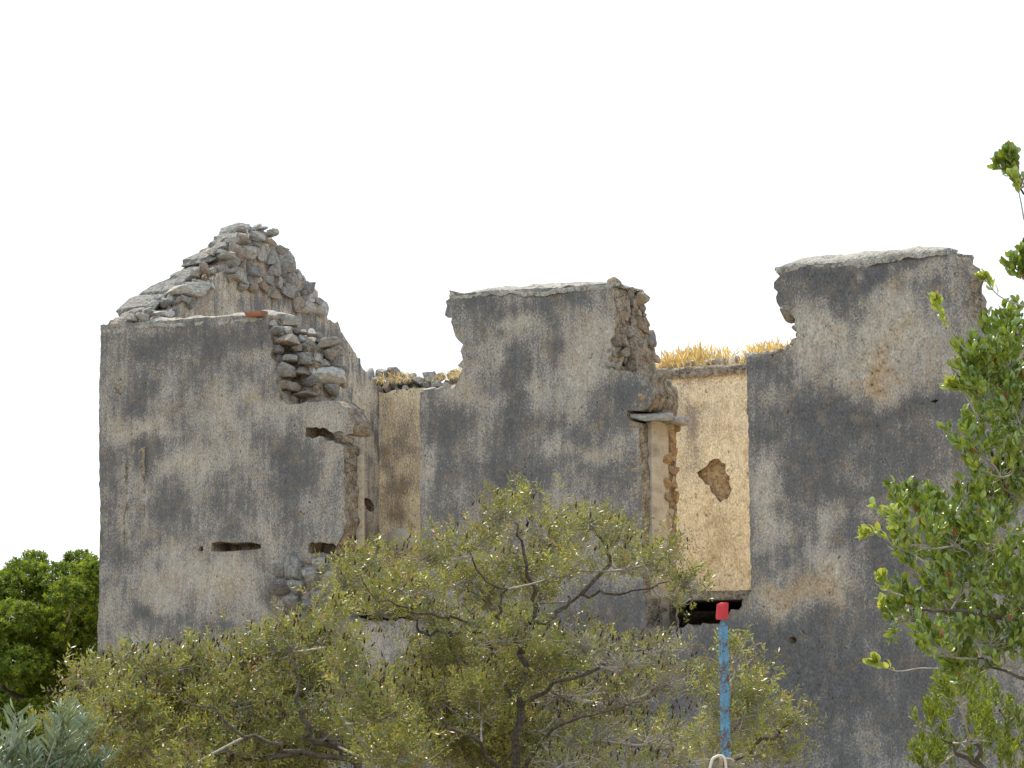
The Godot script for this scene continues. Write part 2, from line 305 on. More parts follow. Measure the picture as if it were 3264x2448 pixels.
	[-3.148, 2.509, 0.020, 0.079, 0.058, 0.000],
]
const BACK_STONES := [
	[-6.385, 6.119, 5.507, 0.081, 0.068, 0.000],
	[-5.711, 6.145, 5.606, 0.092, 0.068, 0.000],
	[-5.306, 6.178, 5.690, 0.130, 0.098, 0.000],
	[-4.753, 6.177, 5.739, 0.092, 0.064, 0.000],
	[-5.012, 6.199, 5.749, 0.071, 0.077, 0.000],
	[-5.458, 6.114, 5.580, 0.133, 0.088, 0.000],
	[-6.621, 6.199, 5.607, 0.118, 0.109, 0.000],
	[-4.855, 5.976, 5.449, 0.089, 0.068, 0.000],
	[-5.633, 6.022, 5.449, 0.077, 0.054, 0.000],
	[-5.853, 6.074, 5.485, 0.073, 0.065, 0.000],
	[-6.314, 6.309, 5.797, 0.145, 0.086, 0.000],
	[-5.069, 6.047, 5.512, 0.098, 0.074, 0.000],
	[-4.586, 5.995, 5.476, 0.091, 0.070, 0.000],
	[-6.891, 6.244, 5.651, 0.135, 0.095, 0.000],
	[-6.088, 6.017, 5.449, 0.073, 0.057, 0.000],
	[-6.112, 6.310, 5.817, 0.126, 0.121, 0.000],
	[-4.825, 6.125, 5.653, 0.073, 0.058, 0.000],
	[-6.241, 6.149, 5.564, 0.142, 0.112, 0.000],
	[-5.367, 5.977, 5.449, 0.063, 0.041, 0.000],
	[-5.157, 6.193, 5.726, 0.084, 0.084, 0.000],
	[-6.532, 6.280, 5.736, 0.105, 0.107, 0.000],
	[-5.979, 6.053, 5.449, 0.096, 0.063, 0.000],
	[-5.832, 6.138, 5.583, 0.077, 0.061, 0.000],
	[-5.259, 6.056, 5.510, 0.062, 0.056, 0.000],
	[-5.486, 5.980, 5.449, 0.072, 0.054, 0.000],
	[-4.537, 6.066, 5.588, 0.089, 0.061, 0.000],
	[-4.977, 6.267, 5.854, 0.068, 0.049, 0.000],
	[-6.753, 6.358, 5.831, 0.082, 0.057, 0.000],
	[-4.656, 6.181, 5.753, 0.079, 0.057, 0.000],
	[-6.014, 6.166, 5.610, 0.078, 0.065, 0.000],
	[-6.641, 6.100, 5.457, 0.076, 0.044, 0.000],
	[-4.699, 5.981, 5.449, 0.080, 0.058, 0.000],
	[-5.705, 6.228, 5.730, 0.074, 0.061, 0.000],
	[-5.912, 6.263, 5.765, 0.071, 0.047, 0.000],
	[-6.231, 6.036, 5.449, 0.081, 0.055, 0.000],
	[-5.111, 5.969, 5.449, 0.083, 0.054, 0.000],
	[-5.772, 5.984, 5.449, 0.065, 0.053, 0.000],
	[-0.357, 6.079, 5.469, 0.076, 0.053, 3.000],
	[-0.708, 6.063, 5.469, 0.046, 0.036, 3.000],
	[-0.102, 6.083, 5.469, 0.090, 0.065, 3.000],
	[0.405, 6.066, 5.469, 0.073, 0.055, 3.000],
	[-1.073, 6.055, 5.469, 0.048, 0.036, 3.000],
	[0.297, 6.070, 5.469, 0.046, 0.031, 3.000],
	[-0.605, 6.083, 5.469, 0.092, 0.049, 3.000],
	[-0.824, 6.035, 5.469, 0.071, 0.050, 3.000],
	[-0.240, 6.080, 5.469, 0.081, 0.051, 3.000],
	[0.134, 6.106, 5.469, 0.045, 0.035, 3.000],
	[-0.459, 6.057, 5.469, 0.044, 0.034, 3.000],
	[-0.928, 6.068, 5.469, 0.057, 0.037, 3.000],
	[-1.196, 6.038, 5.469, 0.067, 0.064, 3.000],
	[0.232, 6.091, 5.469, 0.042, 0.045, 3.000],
	[0.044, 6.067, 5.469, 0.067, 0.058, 3.000],
	[-0.979, 6.016, 5.469, 0.073, 0.042, 3.000],
	[0.481, 6.106, 5.469, 0.032, 0.025, 3.000],
	[0.181, 6.061, 5.469, 0.031, 0.028, 3.000],
	[-0.517, 6.034, 5.469, 0.031, 0.027, 3.000],
]
const FRONT_PATCHES := [
	[-5.957, 6.135, 0.524, 0.233, 0.300, 0.000],
	[-5.009, 6.159, 0.571, 0.233, 0.350, 0.000],
	[-4.194, 6.231, 0.286, 0.233, 0.400, 0.000],
	[-6.412, 6.121, 0.238, 0.233, 0.200, 0.000],
	[-6.116, 5.498, 0.200, 0.349, 0.500, 0.000],
	[-6.512, 5.303, 0.238, 0.194, 0.250, 0.000],
	[-6.222, 5.051, 0.524, 0.116, -0.450, 0.100],
	[-6.677, 4.921, 0.190, 0.116, -0.200, 0.000],
	[-4.722, 5.210, 0.762, 0.233, -0.350, 0.100],
	[-4.076, 5.301, 0.238, 0.155, -0.400, 0.100],
	[-4.995, 5.224, 0.190, 0.155, 0.300, 0.100],
	[-5.877, 4.777, 0.333, 0.101, 0.450, 0.000],
	[-6.157, 4.596, 0.133, 0.233, 0.450, 0.000],
	[-5.655, 4.874, 0.381, 0.070, 0.250, 0.000],
	[-5.482, 4.547, 0.381, 0.194, -0.300, 0.100],
	[-5.039, 4.423, 0.381, 0.194, -0.200, 0.000],
	[-6.635, 4.228, 0.214, 0.465, 0.400, 0.000],
	[-4.813, 3.910, 0.667, 0.310, 0.220, 0.000],
	[-3.643, 4.573, 0.286, 0.349, 0.400, 0.000],
	[-3.481, 4.113, 0.333, 0.465, 0.350, 0.000],
	[-6.532, 3.365, 0.286, 0.310, 0.400, 0.000],
	[-5.236, 2.955, 0.952, 0.388, -0.350, 0.050],
	[-5.792, 3.050, 0.286, 0.233, -0.250, 0.000],
	[-4.476, 2.983, 0.333, 0.349, -0.200, 0.300],
	[-3.781, 2.723, 0.067, 0.426, 0.500, 0.000],
	[-6.036, 2.588, 0.095, 0.132, 0.550, 0.000],
	[-5.780, 2.374, 0.476, 0.085, 0.350, 0.000],
	[-4.682, 2.342, 0.476, 0.085, 0.350, 0.000],
	[-6.338, 2.124, 0.286, 0.233, -0.200, 0.000],
	[-3.022, 5.039, 0.333, 0.140, -0.150, 0.000],
	[-3.386, 5.037, 0.143, 0.174, 0.300, 0.000],
	[-2.965, 4.421, 0.238, 0.426, -0.100, 0.000],
	[-3.373, 3.739, 0.286, 0.233, 0.250, 0.000],
	[-5.529, 4.018, 0.381, 0.233, 0.150, 0.000],
	[-5.913, 3.605, 0.286, 0.194, 0.100, 0.000],
	[-0.390, 6.371, 0.476, 0.194, 0.250, 0.000],
	[0.320, 6.338, 0.571, 0.174, 0.350, 0.000],
	[1.152, 6.392, 0.381, 0.174, 0.350, 0.000],
	[-0.057, 5.990, 0.333, 0.233, -0.400, 0.000],
	[1.150, 5.869, 0.286, 0.543, -0.400, 0.050],
	[1.012, 5.336, 0.381, 0.310, -0.400, 0.100],
	[0.506, 5.913, 0.190, 0.155, -0.250, 0.000],
	[-0.533, 5.705, 0.238, 0.233, -0.200, 0.050],
	[-0.247, 5.944, 0.119, 0.078, 0.500, 0.000],
	[0.014, 5.552, 0.119, 0.233, 0.550, 0.000],
	[0.038, 5.040, 0.119, 0.465, 0.450, 0.000],
	[0.737, 5.780, 0.119, 0.388, 0.300, 0.000],
	[-0.773, 5.362, 0.286, 0.310, -0.300, 0.200],
	[-0.341, 5.258, 0.238, 0.194, -0.150, 0.100],
	[-1.112, 4.862, 0.333, 0.465, 0.450, 0.000],
	[0.085, 4.685, 0.714, 0.271, 0.350, 0.000],
	[1.463, 4.925, 0.429, 0.349, 0.400, 0.000],
	[1.688, 5.181, 0.238, 0.194, 0.300, 0.000],
	[0.084, 4.177, 0.571, 0.233, 0.550, 0.000],
	[1.371, 4.394, 0.381, 0.124, -0.450, 0.050],
	[0.780, 4.343, 0.381, 0.155, -0.300, 0.000],
	[1.189, 4.019, 0.476, 0.194, 0.150, 0.000],
	[-1.257, 4.350, 0.067, 0.233, -0.350, 0.000],
	[-0.626, 4.009, 0.476, 0.310, 0.150, 0.000],
	[-0.916, 4.336, 0.238, 0.194, 0.100, 0.000],
	[4.106, 6.370, 0.429, 0.213, 0.450, 0.000],
	[4.678, 6.251, 0.571, 0.194, 0.550, 0.000],
	[5.002, 6.335, 0.286, 0.233, 0.550, 0.000],
	[5.481, 6.459, 0.571, 0.136, 0.400, 0.000],
	[4.350, 6.148, 0.571, 0.233, 0.400, 0.000],
	[4.821, 6.368, 0.062, 0.047, -0.900, 0.000],
	[4.910, 6.415, 0.043, 0.035, -0.700, 0.000],
	[5.184, 6.459, 0.062, 0.058, -0.900, 0.000],
	[5.042, 6.350, 0.057, 0.047, -0.600, 0.000],
	[5.538, 6.274, 0.133, 0.078, -0.550, 0.100],
	[5.361, 6.360, 0.048, 0.062, -0.400, 0.000],
	[4.668, 5.557, 0.619, 0.465, -0.450, 0.050],
	[5.273, 5.806, 0.286, 0.233, -0.450, 0.000],
	[4.261, 5.584, 0.238, 0.310, -0.400, 0.050],
	[5.386, 5.437, 0.571, 0.465, -0.200, 0.000],
	[5.658, 5.240, 0.286, 0.310, -0.250, 0.100],
	[4.831, 5.619, 0.057, 0.426, 0.450, 0.000],
	[5.186, 5.306, 0.152, 0.310, -0.200, 0.800],
	[5.103, 5.076, 0.286, 0.155, -0.100, 0.600],
	[4.942, 4.988, 0.124, 0.078, 0.600, 0.000],
	[4.656, 4.684, 1.429, 0.147, 0.600, 0.000],
	[3.843, 5.169, 0.333, 0.310, 0.400, 0.000],
	[3.551, 5.260, 0.190, 0.233, 0.250, 0.000],
	[5.050, 4.196, 1.810, 0.581, 0.450, 0.000],
	[3.538, 4.004, 0.171, 0.426, -0.550, 0.000],
	[3.616, 3.487, 0.190, 0.388, -0.400, 0.000],
	[4.438, 3.498, 0.286, 0.194, -0.500, 0.000],
	[4.393, 3.102, 0.286, 0.233, -0.400, 0.000],
	[4.901, 3.519, 0.162, 0.116, -0.450, 0.000],
	[4.102, 2.638, 0.476, 0.194, -0.500, 0.750],
	[3.606, 2.500, 0.286, 0.194, -0.450, 0.350],
	[4.470, 2.812, 0.124, 0.271, -0.600, 0.400],
	[5.753, 3.917, 0.381, 0.465, -0.250, 0.100],
	[4.616, 1.700, 2.000, 0.853, 0.450, 0.000],
	[3.804, 1.700, 0.667, 0.465, 0.400, 0.000],
	[5.428, 3.112, 1.190, 0.581, 0.350, 0.000],
	[4.031, 3.547, 0.286, 0.388, 0.250, 0.000],
	[1.226, 1.700, 2.286, 1.008, 0.500, 0.000],  # broad darker area low on the wall, behind the middle shrub
	[4.661, 5.047, 0.571, 0.116, -0.300, 0.200],
	[6.023, 6.110, 0.190, 0.388, 0.200, 0.050],
]
const BACK_PATCHES := [
	[-0.521, 5.004, 0.144, 0.591, 0.600, 0.000],
	[-0.825, 5.554, 0.389, 0.364, 0.350, 0.000],
	[-0.310, 5.793, 0.722, 0.136, 0.300, 0.000],
	[-0.275, 3.845, 0.222, 0.082, 0.350, 0.300],
	[-0.022, 3.837, 0.111, 0.227, 0.350, 0.400],
	[-0.228, 3.448, 0.278, 0.273, 0.200, 0.300],
	[-0.432, 3.233, 0.111, 0.091, 0.500, 0.000],
	[-5.654, 5.576, 0.611, 0.409, 0.300, 0.000],
	[-5.650, 4.672, 0.611, 0.682, 0.400, 0.150],
	[-5.652, 5.100, 0.389, 0.082, 0.500, 0.100],
	[-5.678, 4.483, 0.250, 0.273, 0.700, 0.200],
	[-5.916, 4.873, 0.111, 0.364, 0.500, 0.100],
	[-5.562, 4.763, 0.111, 0.364, -0.100, 0.000],
	[-5.676, 4.056, 0.333, 0.136, 0.600, 0.400],
	[-5.863, 5.922, 0.167, 0.091, 0.500, 0.000],
	[-5.497, 3.248, 0.333, 0.409, -0.100, 0.600],
]
const GABLE_PATCHES := [
	[2.606, 7.076, 0.750, 0.186, 0.300, 0.000],
	[3.341, 6.693, 0.750, 0.233, 0.350, 0.000],
	[4.172, 6.447, 0.500, 0.279, 0.350, 0.000],
	[4.641, 5.874, 0.083, 0.279, 0.400, 0.000],
	[4.877, 5.703, 0.333, 0.372, -0.400, 0.100],
	[5.232, 5.731, 0.100, 0.651, 0.350, 0.000],
	[5.119, 5.054, 0.250, 0.279, -0.350, 0.100],
	[5.084, 4.482, 0.333, 0.186, -0.100, 0.000],
	[5.129, 3.820, 0.417, 0.279, 0.400, 0.700],
	[4.814, 4.042, 0.167, 0.279, 0.400, 0.600],
	[5.316, 5.163, 0.050, 0.930, 0.600, 0.000],
]
const BARE_PATCH := [Vector3(-0.463, 4.536, 0.035), Vector3(-0.371, 4.581, 0.035), Vector3(-0.258, 4.682, 0.035), Vector3(-0.116, 4.711, 0.035), Vector3(-0.005, 4.636, 0.035), Vector3(0.064, 4.449, 0.035), Vector3(0.092, 4.272, 0.035), Vector3(0.021, 4.143, 0.035), Vector3(-0.091, 4.094, 0.035), Vector3(-0.181, 4.203, 0.035), Vector3(-0.261, 4.338, 0.035), Vector3(-0.372, 4.421, 0.035)]
const CENTRE_CLUMPS := [
	[-0.076, 2.944, -21.424, 0.238, 0.109, 1.000],
	[0.118, 3.045, -22.097, 0.135, 0.108, 1.000],
	[0.574, 2.864, -21.714, 0.290, 0.111, 1.000],
	[0.291, 2.781, -22.229, 0.272, 0.114, 1.000],
	[0.812, 2.808, -22.277, 0.173, 0.129, 1.000],
	[1.093, 2.583, -21.044, 0.257, 0.122, 1.000],
	[1.330, 2.370, -20.929, 0.140, 0.093, 1.000],
	[0.929, 2.579, -22.742, 0.278, 0.116, 1.000],
	[-0.315, 2.708, -21.471, 0.262, 0.110, 1.000],
	[-0.670, 2.610, -21.416, 0.238, 0.109, 1.000],
	[-1.158, 2.605, -23.090, 0.282, 0.118, 1.000],
	[-1.294, 2.426, -21.935, 0.195, 0.127, 1.000],
	[-0.837, 2.402, -22.740, 0.328, 0.131, 1.000],
	[-0.370, 2.475, -21.948, 0.317, 0.127, 1.000],
	[0.045, 2.587, -22.306, 0.347, 0.129, 1.000],
	[0.466, 2.520, -21.231, 0.283, 0.109, 1.000],
	[-1.067, 2.241, -22.297, 0.347, 0.149, 1.000],
	[-0.611, 2.178, -22.810, 0.279, 0.132, 1.000],
	[-0.176, 2.308, -22.051, 0.270, 0.127, 1.000],
	[0.195, 2.346, -22.531, 0.275, 0.130, 1.000],
	[1.285, 2.317, -22.377, 0.174, 0.075, 1.000],
	[-0.075, 2.001, -21.041, 0.327, 0.140, 1.000],
	[-0.454, 1.874, -22.568, 0.376, 0.176, 1.000],
	[0.216, 1.822, -22.200, 0.370, 0.173, 1.000],
	[0.520, 1.961, -21.563, 0.288, 0.134, 0.300],
	[0.830, 1.815, -20.968, 0.256, 0.116, 0.300],
	[1.206, 1.926, -22.804, 0.203, 0.091, 0.300],
	[-0.199, 1.579, -21.940, 0.439, 0.195, 1.000],
	[0.417, 1.576, -22.481, 0.400, 0.175, 0.300],
	[0.928, 1.549, -22.833, 0.330, 0.152, 0.300],
	[1.237, 1.675, -22.471, 0.200, 0.125, 0.300],
	[-0.714, 1.574, -22.926, 0.331, 0.204, 1.000],
	[0.644, 1.270, -21.769, 0.411, 0.169, 0.300],
	[0.045, 1.252, -22.662, 0.428, 0.201, 1.000],
	[1.129, 1.244, -21.878, 0.292, 0.170, 0.300],
	[-0.537, 1.196, -22.958, 0.408, 0.204, 1.000],
	[-0.181, 0.974, -22.834, 0.406, 0.152, 1.000],
	[0.391, 1.029, -21.114, 0.375, 0.141, 0.300],
	[0.953, 1.003, -21.199, 0.330, 0.141, 0.300],
	[-0.083, 2.034, -23.300, 0.435, 0.194, 0.900],
	[-0.469, 1.879, -23.300, 0.466, 0.227, 0.900],
	[0.227, 1.828, -23.300, 0.466, 0.227, 0.900],
	[0.562, 1.982, -23.300, 0.373, 0.181, 0.300],
	[0.922, 1.828, -23.300, 0.342, 0.162, 0.300],
	[1.232, 1.931, -23.300, 0.249, 0.117, 0.300],
	[-0.211, 1.572, -23.300, 0.559, 0.259, 0.900],
	[0.432, 1.572, -23.300, 0.497, 0.227, 0.300],
	[0.947, 1.546, -23.300, 0.404, 0.194, 0.300],
	[1.282, 1.674, -23.300, 0.249, 0.162, 0.300],
	[-0.726, 1.572, -23.300, 0.404, 0.259, 0.900],
	[0.689, 1.240, -23.300, 0.528, 0.227, 0.300],
	[0.046, 1.240, -23.300, 0.528, 0.259, 0.900],
	[1.203, 1.214, -23.300, 0.373, 0.227, 0.300],
	[-0.545, 1.189, -23.300, 0.497, 0.259, 0.900],
	[-0.185, 0.960, -23.300, 0.497, 0.194, 0.900],
	[0.431, 0.960, -23.300, 0.497, 0.194, 0.300],
	[1.047, 0.934, -23.300, 0.435, 0.194, 0.300],
]
const CENTRE_LIMBS := [
	[Vector3(0.019, -0.107, -22.100), Vector3(0.032, 0.855, -22.050), Vector3(0.056, 1.458, -22.000), Vector3(0.088, 1.869, -22.000), Vector3(0.141, 2.100, -22.000), Vector3(0.146, 2.328, -21.900), Vector3(0.092, 2.593, -21.850), Vector3(0.019, 2.838, -21.900), Vector3(0.044, 3.039, -22.000)],
	[Vector3(0.056, 1.458, -22.000), Vector3(-0.103, 1.676, -22.200), Vector3(-0.182, 1.896, -22.250), Vector3(-0.246, 2.042, -22.200), Vector3(-0.421, 2.126, -22.100), Vector3(-0.587, 2.154, -21.900), Vector3(-0.826, 2.192, -21.800), Vector3(-1.044, 2.325, -21.800), Vector3(-1.220, 2.473, -21.900)],
	[Vector3(-0.246, 2.042, -22.200), Vector3(-0.400, 2.019, -22.300), Vector3(-0.575, 2.016, -22.400), Vector3(-0.752, 2.072, -22.500), Vector3(-0.927, 2.246, -22.500), Vector3(-1.078, 2.395, -22.500)],
	[Vector3(0.141, 2.100, -22.000), Vector3(0.313, 2.126, -22.100), Vector3(0.450, 2.263, -22.200), Vector3(0.538, 2.326, -22.250), Vector3(0.737, 2.344, -22.300), Vector3(0.955, 2.361, -22.200), Vector3(1.196, 2.407, -22.100), Vector3(1.386, 2.477, -22.000)],
	[Vector3(0.538, 2.326, -22.250), Vector3(0.737, 2.562, -22.300), Vector3(0.726, 2.735, -22.300), Vector3(0.636, 2.853, -22.200), Vector3(0.536, 2.922, -22.100)],
	[Vector3(0.088, 1.869, -22.000), Vector3(-0.077, 2.152, -21.600), Vector3(-0.052, 2.293, -21.500), Vector3(-0.196, 2.459, -21.500), Vector3(-0.317, 2.678, -21.600)],
	[Vector3(0.056, 1.458, -22.000), Vector3(0.353, 1.629, -21.600), Vector3(0.634, 1.747, -21.400), Vector3(0.875, 1.866, -21.500), Vector3(1.142, 1.938, -21.600)],
	[Vector3(0.032, 0.855, -22.050), Vector3(0.280, 1.275, -21.500), Vector3(0.630, 1.396, -21.300), Vector3(0.988, 1.488, -21.400)],
	[Vector3(0.032, 0.855, -22.050), Vector3(-0.265, 1.158, -21.500), Vector3(-0.501, 1.348, -21.400), Vector3(-0.670, 1.511, -21.500)],
]
const LEFT_CLUMPS := [
	[-3.072, 1.654, -20.870, 0.209, 0.116, 1.000],
	[-2.785, 1.746, -21.132, 0.258, 0.127, 1.000],
	[-2.448, 1.793, -21.249, 0.307, 0.142, 1.000],
	[-2.105, 1.854, -21.573, 0.312, 0.144, 1.000],
	[-1.735, 1.933, -21.128, 0.282, 0.141, 1.000],
	[-1.482, 2.008, -21.529, 0.215, 0.144, 1.000],
	[-1.229, 2.131, -19.564, 0.130, 0.100, 1.000],
	[-2.837, 1.475, -20.524, 0.342, 0.173, 1.000],
	[-2.554, 1.510, -21.575, 0.384, 0.182, 1.000],
	[-2.016, 1.585, -20.928, 0.395, 0.195, 1.000],
	[-1.595, 1.676, -21.482, 0.358, 0.200, 1.000],
	[-1.118, 1.809, -19.749, 0.241, 0.154, 1.000],
	[-2.608, 1.205, -20.532, 0.411, 0.183, 1.000],
	[-2.989, 1.304, -20.042, 0.267, 0.169, 1.000],
	[-2.013, 1.246, -20.696, 0.437, 0.207, 1.000],
	[-1.448, 1.313, -20.763, 0.369, 0.208, 1.000],
	[-0.931, 1.486, -19.529, 0.304, 0.182, 1.000],
	[-0.797, 1.196, -19.977, 0.333, 0.178, 1.000],
	[-2.287, 1.039, -20.115, 0.402, 0.134, 1.000],
	[-1.735, 0.993, -21.516, 0.430, 0.143, 1.000],
	[-3.015, 1.027, -21.185, 0.330, 0.141, 1.000],
	[-3.209, 1.652, -21.800, 0.262, 0.145, 1.000],
	[-3.013, 1.461, -21.800, 0.436, 0.221, 1.000],
	[-2.581, 1.508, -21.800, 0.465, 0.221, 1.000],
	[-2.100, 1.580, -21.800, 0.494, 0.244, 1.000],
	[-1.619, 1.676, -21.800, 0.436, 0.244, 1.000],
	[-2.769, 1.174, -21.800, 0.523, 0.233, 1.000],
	[-3.251, 1.269, -21.800, 0.349, 0.221, 1.000],
	[-2.120, 1.222, -21.800, 0.552, 0.262, 1.000],
	[-1.520, 1.293, -21.800, 0.465, 0.262, 1.000],
	[-1.040, 1.461, -21.800, 0.407, 0.244, 1.000],
	[-0.870, 1.150, -21.800, 0.436, 0.233, 1.000],
	[-2.478, 0.983, -21.800, 0.523, 0.174, 1.000],
	[-1.758, 0.983, -21.800, 0.523, 0.174, 1.000],
	[-3.103, 1.007, -21.800, 0.407, 0.174, 1.000],
]
const LEFT_LIMBS := [
	[Vector3(-1.030, -0.001, -20.800), Vector3(-1.052, 0.794, -20.700), Vector3(-1.162, 1.090, -20.600), Vector3(-1.338, 1.217, -20.500), Vector3(-1.456, 1.252, -20.400), Vector3(-1.536, 1.431, -20.400), Vector3(-1.548, 1.588, -20.400), Vector3(-1.580, 1.768, -20.500), Vector3(-1.623, 1.904, -20.600)],
	[Vector3(-1.338, 1.217, -20.500), Vector3(-1.435, 1.379, -20.900), Vector3(-1.420, 1.562, -21.000), Vector3(-1.351, 1.746, -21.000), Vector3(-1.376, 1.931, -21.000)],
	[Vector3(-1.162, 1.090, -20.600), Vector3(-1.504, 1.144, -20.300), Vector3(-1.800, 1.237, -20.100), Vector3(-2.067, 1.413, -20.100), Vector3(-2.392, 1.545, -20.200), Vector3(-2.732, 1.678, -20.400)],
	[Vector3(-1.162, 1.090, -20.600), Vector3(-0.991, 1.289, -20.800), Vector3(-0.877, 1.449, -20.800)],
	[Vector3(-1.504, 1.144, -20.300), Vector3(-1.999, 1.084, -20.800), Vector3(-2.482, 1.193, -21.000), Vector3(-2.855, 1.354, -21.000), Vector3(-3.074, 1.516, -20.900)],
]
const RIGHT_CLUMPS := [
	[1.422, 1.822, -18.424, 0.143, 0.074, 1.000],
	[1.347, 1.640, -18.251, 0.183, 0.101, 1.000],
	[1.592, 1.700, -18.751, 0.104, 0.083, 1.000],
	[1.581, 1.520, -18.172, 0.182, 0.093, 1.000],
	[1.847, 1.434, -18.636, 0.124, 0.075, 1.000],
	[1.768, 1.335, -18.466, 0.144, 0.082, 1.000],
	[1.399, 1.421, -18.158, 0.202, 0.113, 1.000],
	[1.575, 1.210, -18.607, 0.207, 0.095, 1.000],
	[1.295, 1.203, -18.137, 0.222, 0.101, 1.000],
	[1.814, 1.151, -18.534, 0.124, 0.062, 1.000],
]
const RIGHT_LIMBS := [
	[Vector3(1.375, -0.040, -18.800), Vector3(1.353, 0.779, -18.700), Vector3(1.369, 1.089, -18.600), Vector3(1.432, 1.333, -18.600), Vector3(1.544, 1.474, -18.700), Vector3(1.648, 1.597, -18.700)],
	[Vector3(1.369, 1.089, -18.600), Vector3(1.558, 1.236, -18.400), Vector3(1.721, 1.337, -18.400), Vector3(1.854, 1.416, -18.500)],
	[Vector3(1.432, 1.333, -18.600), Vector3(1.408, 1.555, -18.800), Vector3(1.451, 1.783, -18.800)],
]
const EVERGREEN_CLUMPS := [
	[-8.414, 2.937, -44.867, 0.598, 0.349],
	[-7.825, 3.245, -45.167, 0.351, 0.251],
	[-7.801, 3.484, -46.188, 0.205, 0.185],
	[-8.024, 2.987, -44.904, 0.449, 0.299],
	[-7.200, 3.190, -45.022, 0.450, 0.250],
	[-6.913, 3.448, -45.245, 0.276, 0.201],
	[-6.566, 3.160, -44.117, 0.294, 0.294],
	[-6.451, 3.041, -45.033, 0.400, 0.300],
	[-7.449, 2.800, -45.364, 0.554, 0.302],
	[-6.964, 2.710, -45.820, 0.509, 0.305],
	[-7.733, 2.521, -43.864, 0.536, 0.292],
	[-6.407, 2.434, -44.450, 0.444, 0.346],
	[-8.211, 2.183, -43.854, 0.585, 0.390],
	[-7.624, 2.255, -45.867, 0.612, 0.306],
	[-7.012, 2.001, -45.542, 0.557, 0.304],
	[-7.695, 1.844, -43.717, 0.583, 0.291],
	[-6.619, 1.700, -46.350, 0.464, 0.412],
	[-7.582, 1.547, -46.301, 0.617, 0.309],
	[-8.087, 1.301, -45.431, 0.555, 0.303],
	[-6.867, 1.302, -45.324, 0.504, 0.353],
	[-7.251, 1.023, -44.041, 0.636, 0.294],
	[-8.150, 1.077, -43.642, 0.582, 0.388],
	[-7.915, 0.760, -45.079, 0.601, 0.301],
	[-6.525, 0.740, -43.767, 0.535, 0.340],
	[-7.160, 0.490, -44.133, 0.637, 0.294],
	[-7.020, 2.431, -44.277, 0.443, 0.295],
	[-6.788, 2.904, -43.684, 0.388, 0.243],
	[-7.710, 2.145, -44.899, 0.449, 0.299],
	[-7.098, 1.799, -44.833, 0.448, 0.299],
	[-7.981, 1.447, -45.959, 0.460, 0.306],
	[-6.623, 1.057, -45.054, 0.451, 0.300],
]
const BROADLEAF_CLUMPS := [
	[1.607, 3.281, -8.880, 0.012, 0.020],
	[1.666, 2.988, -9.093, 0.012, 0.024],
	[1.590, 2.767, -9.092, 0.061, 0.036],
	[1.661, 2.803, -9.175, 0.051, 0.041],
	[1.480, 2.659, -8.843, 0.054, 0.039],
	[1.554, 2.676, -8.865, 0.079, 0.059],
	[1.486, 2.582, -8.824, 0.088, 0.055],
	[1.591, 2.586, -8.863, 0.059, 0.059],
	[1.554, 2.519, -9.117, 0.081, 0.057],
	[1.452, 2.413, -8.815, 0.059, 0.049],
	[1.606, 2.450, -9.016, 0.060, 0.060],
	[1.536, 2.338, -8.857, 0.079, 0.055],
	[1.602, 2.281, -8.897, 0.059, 0.059],
	[1.494, 2.236, -8.966, 0.070, 0.050],
	[1.405, 2.217, -9.169, 0.061, 0.037],
	[1.266, 2.211, -9.054, 0.050, 0.036],
	[1.243, 2.116, -8.757, 0.068, 0.045],
	[1.390, 2.122, -8.888, 0.079, 0.049],
	[1.508, 2.139, -8.823, 0.088, 0.059],
	[1.354, 2.055, -9.186, 0.082, 0.051],
	[1.471, 2.023, -9.155, 0.102, 0.057],
	[1.602, 2.023, -9.153, 0.081, 0.061],
	[1.246, 1.892, -9.163, 0.061, 0.041],
	[1.342, 1.921, -9.122, 0.091, 0.051],
	[1.480, 1.903, -9.225, 0.102, 0.057],
	[1.599, 1.881, -9.147, 0.081, 0.061],
	[1.344, 1.788, -8.878, 0.069, 0.039],
	[1.520, 1.771, -9.175, 0.092, 0.057],
	[1.589, 1.740, -8.993, 0.070, 0.060],
	[1.461, 1.700, -9.128, 0.071, 0.041],
	[1.605, 2.229, -9.032, 0.070, 0.060],
	[1.491, 2.066, -8.965, 0.080, 0.060],
	[1.592, 1.946, -8.932, 0.069, 0.060],
	[1.516, 1.828, -8.965, 0.080, 0.060],
	[1.410, 1.965, -8.907, 0.079, 0.049],
	[1.590, 2.502, -8.809, 0.059, 0.059],
	[1.604, 2.626, -9.160, 0.061, 0.061],
	[1.703, 2.563, -9.149, 0.091, 0.152],
	[1.733, 2.160, -9.243, 0.092, 0.154],
	[1.699, 1.800, -9.095, 0.091, 0.152],
]
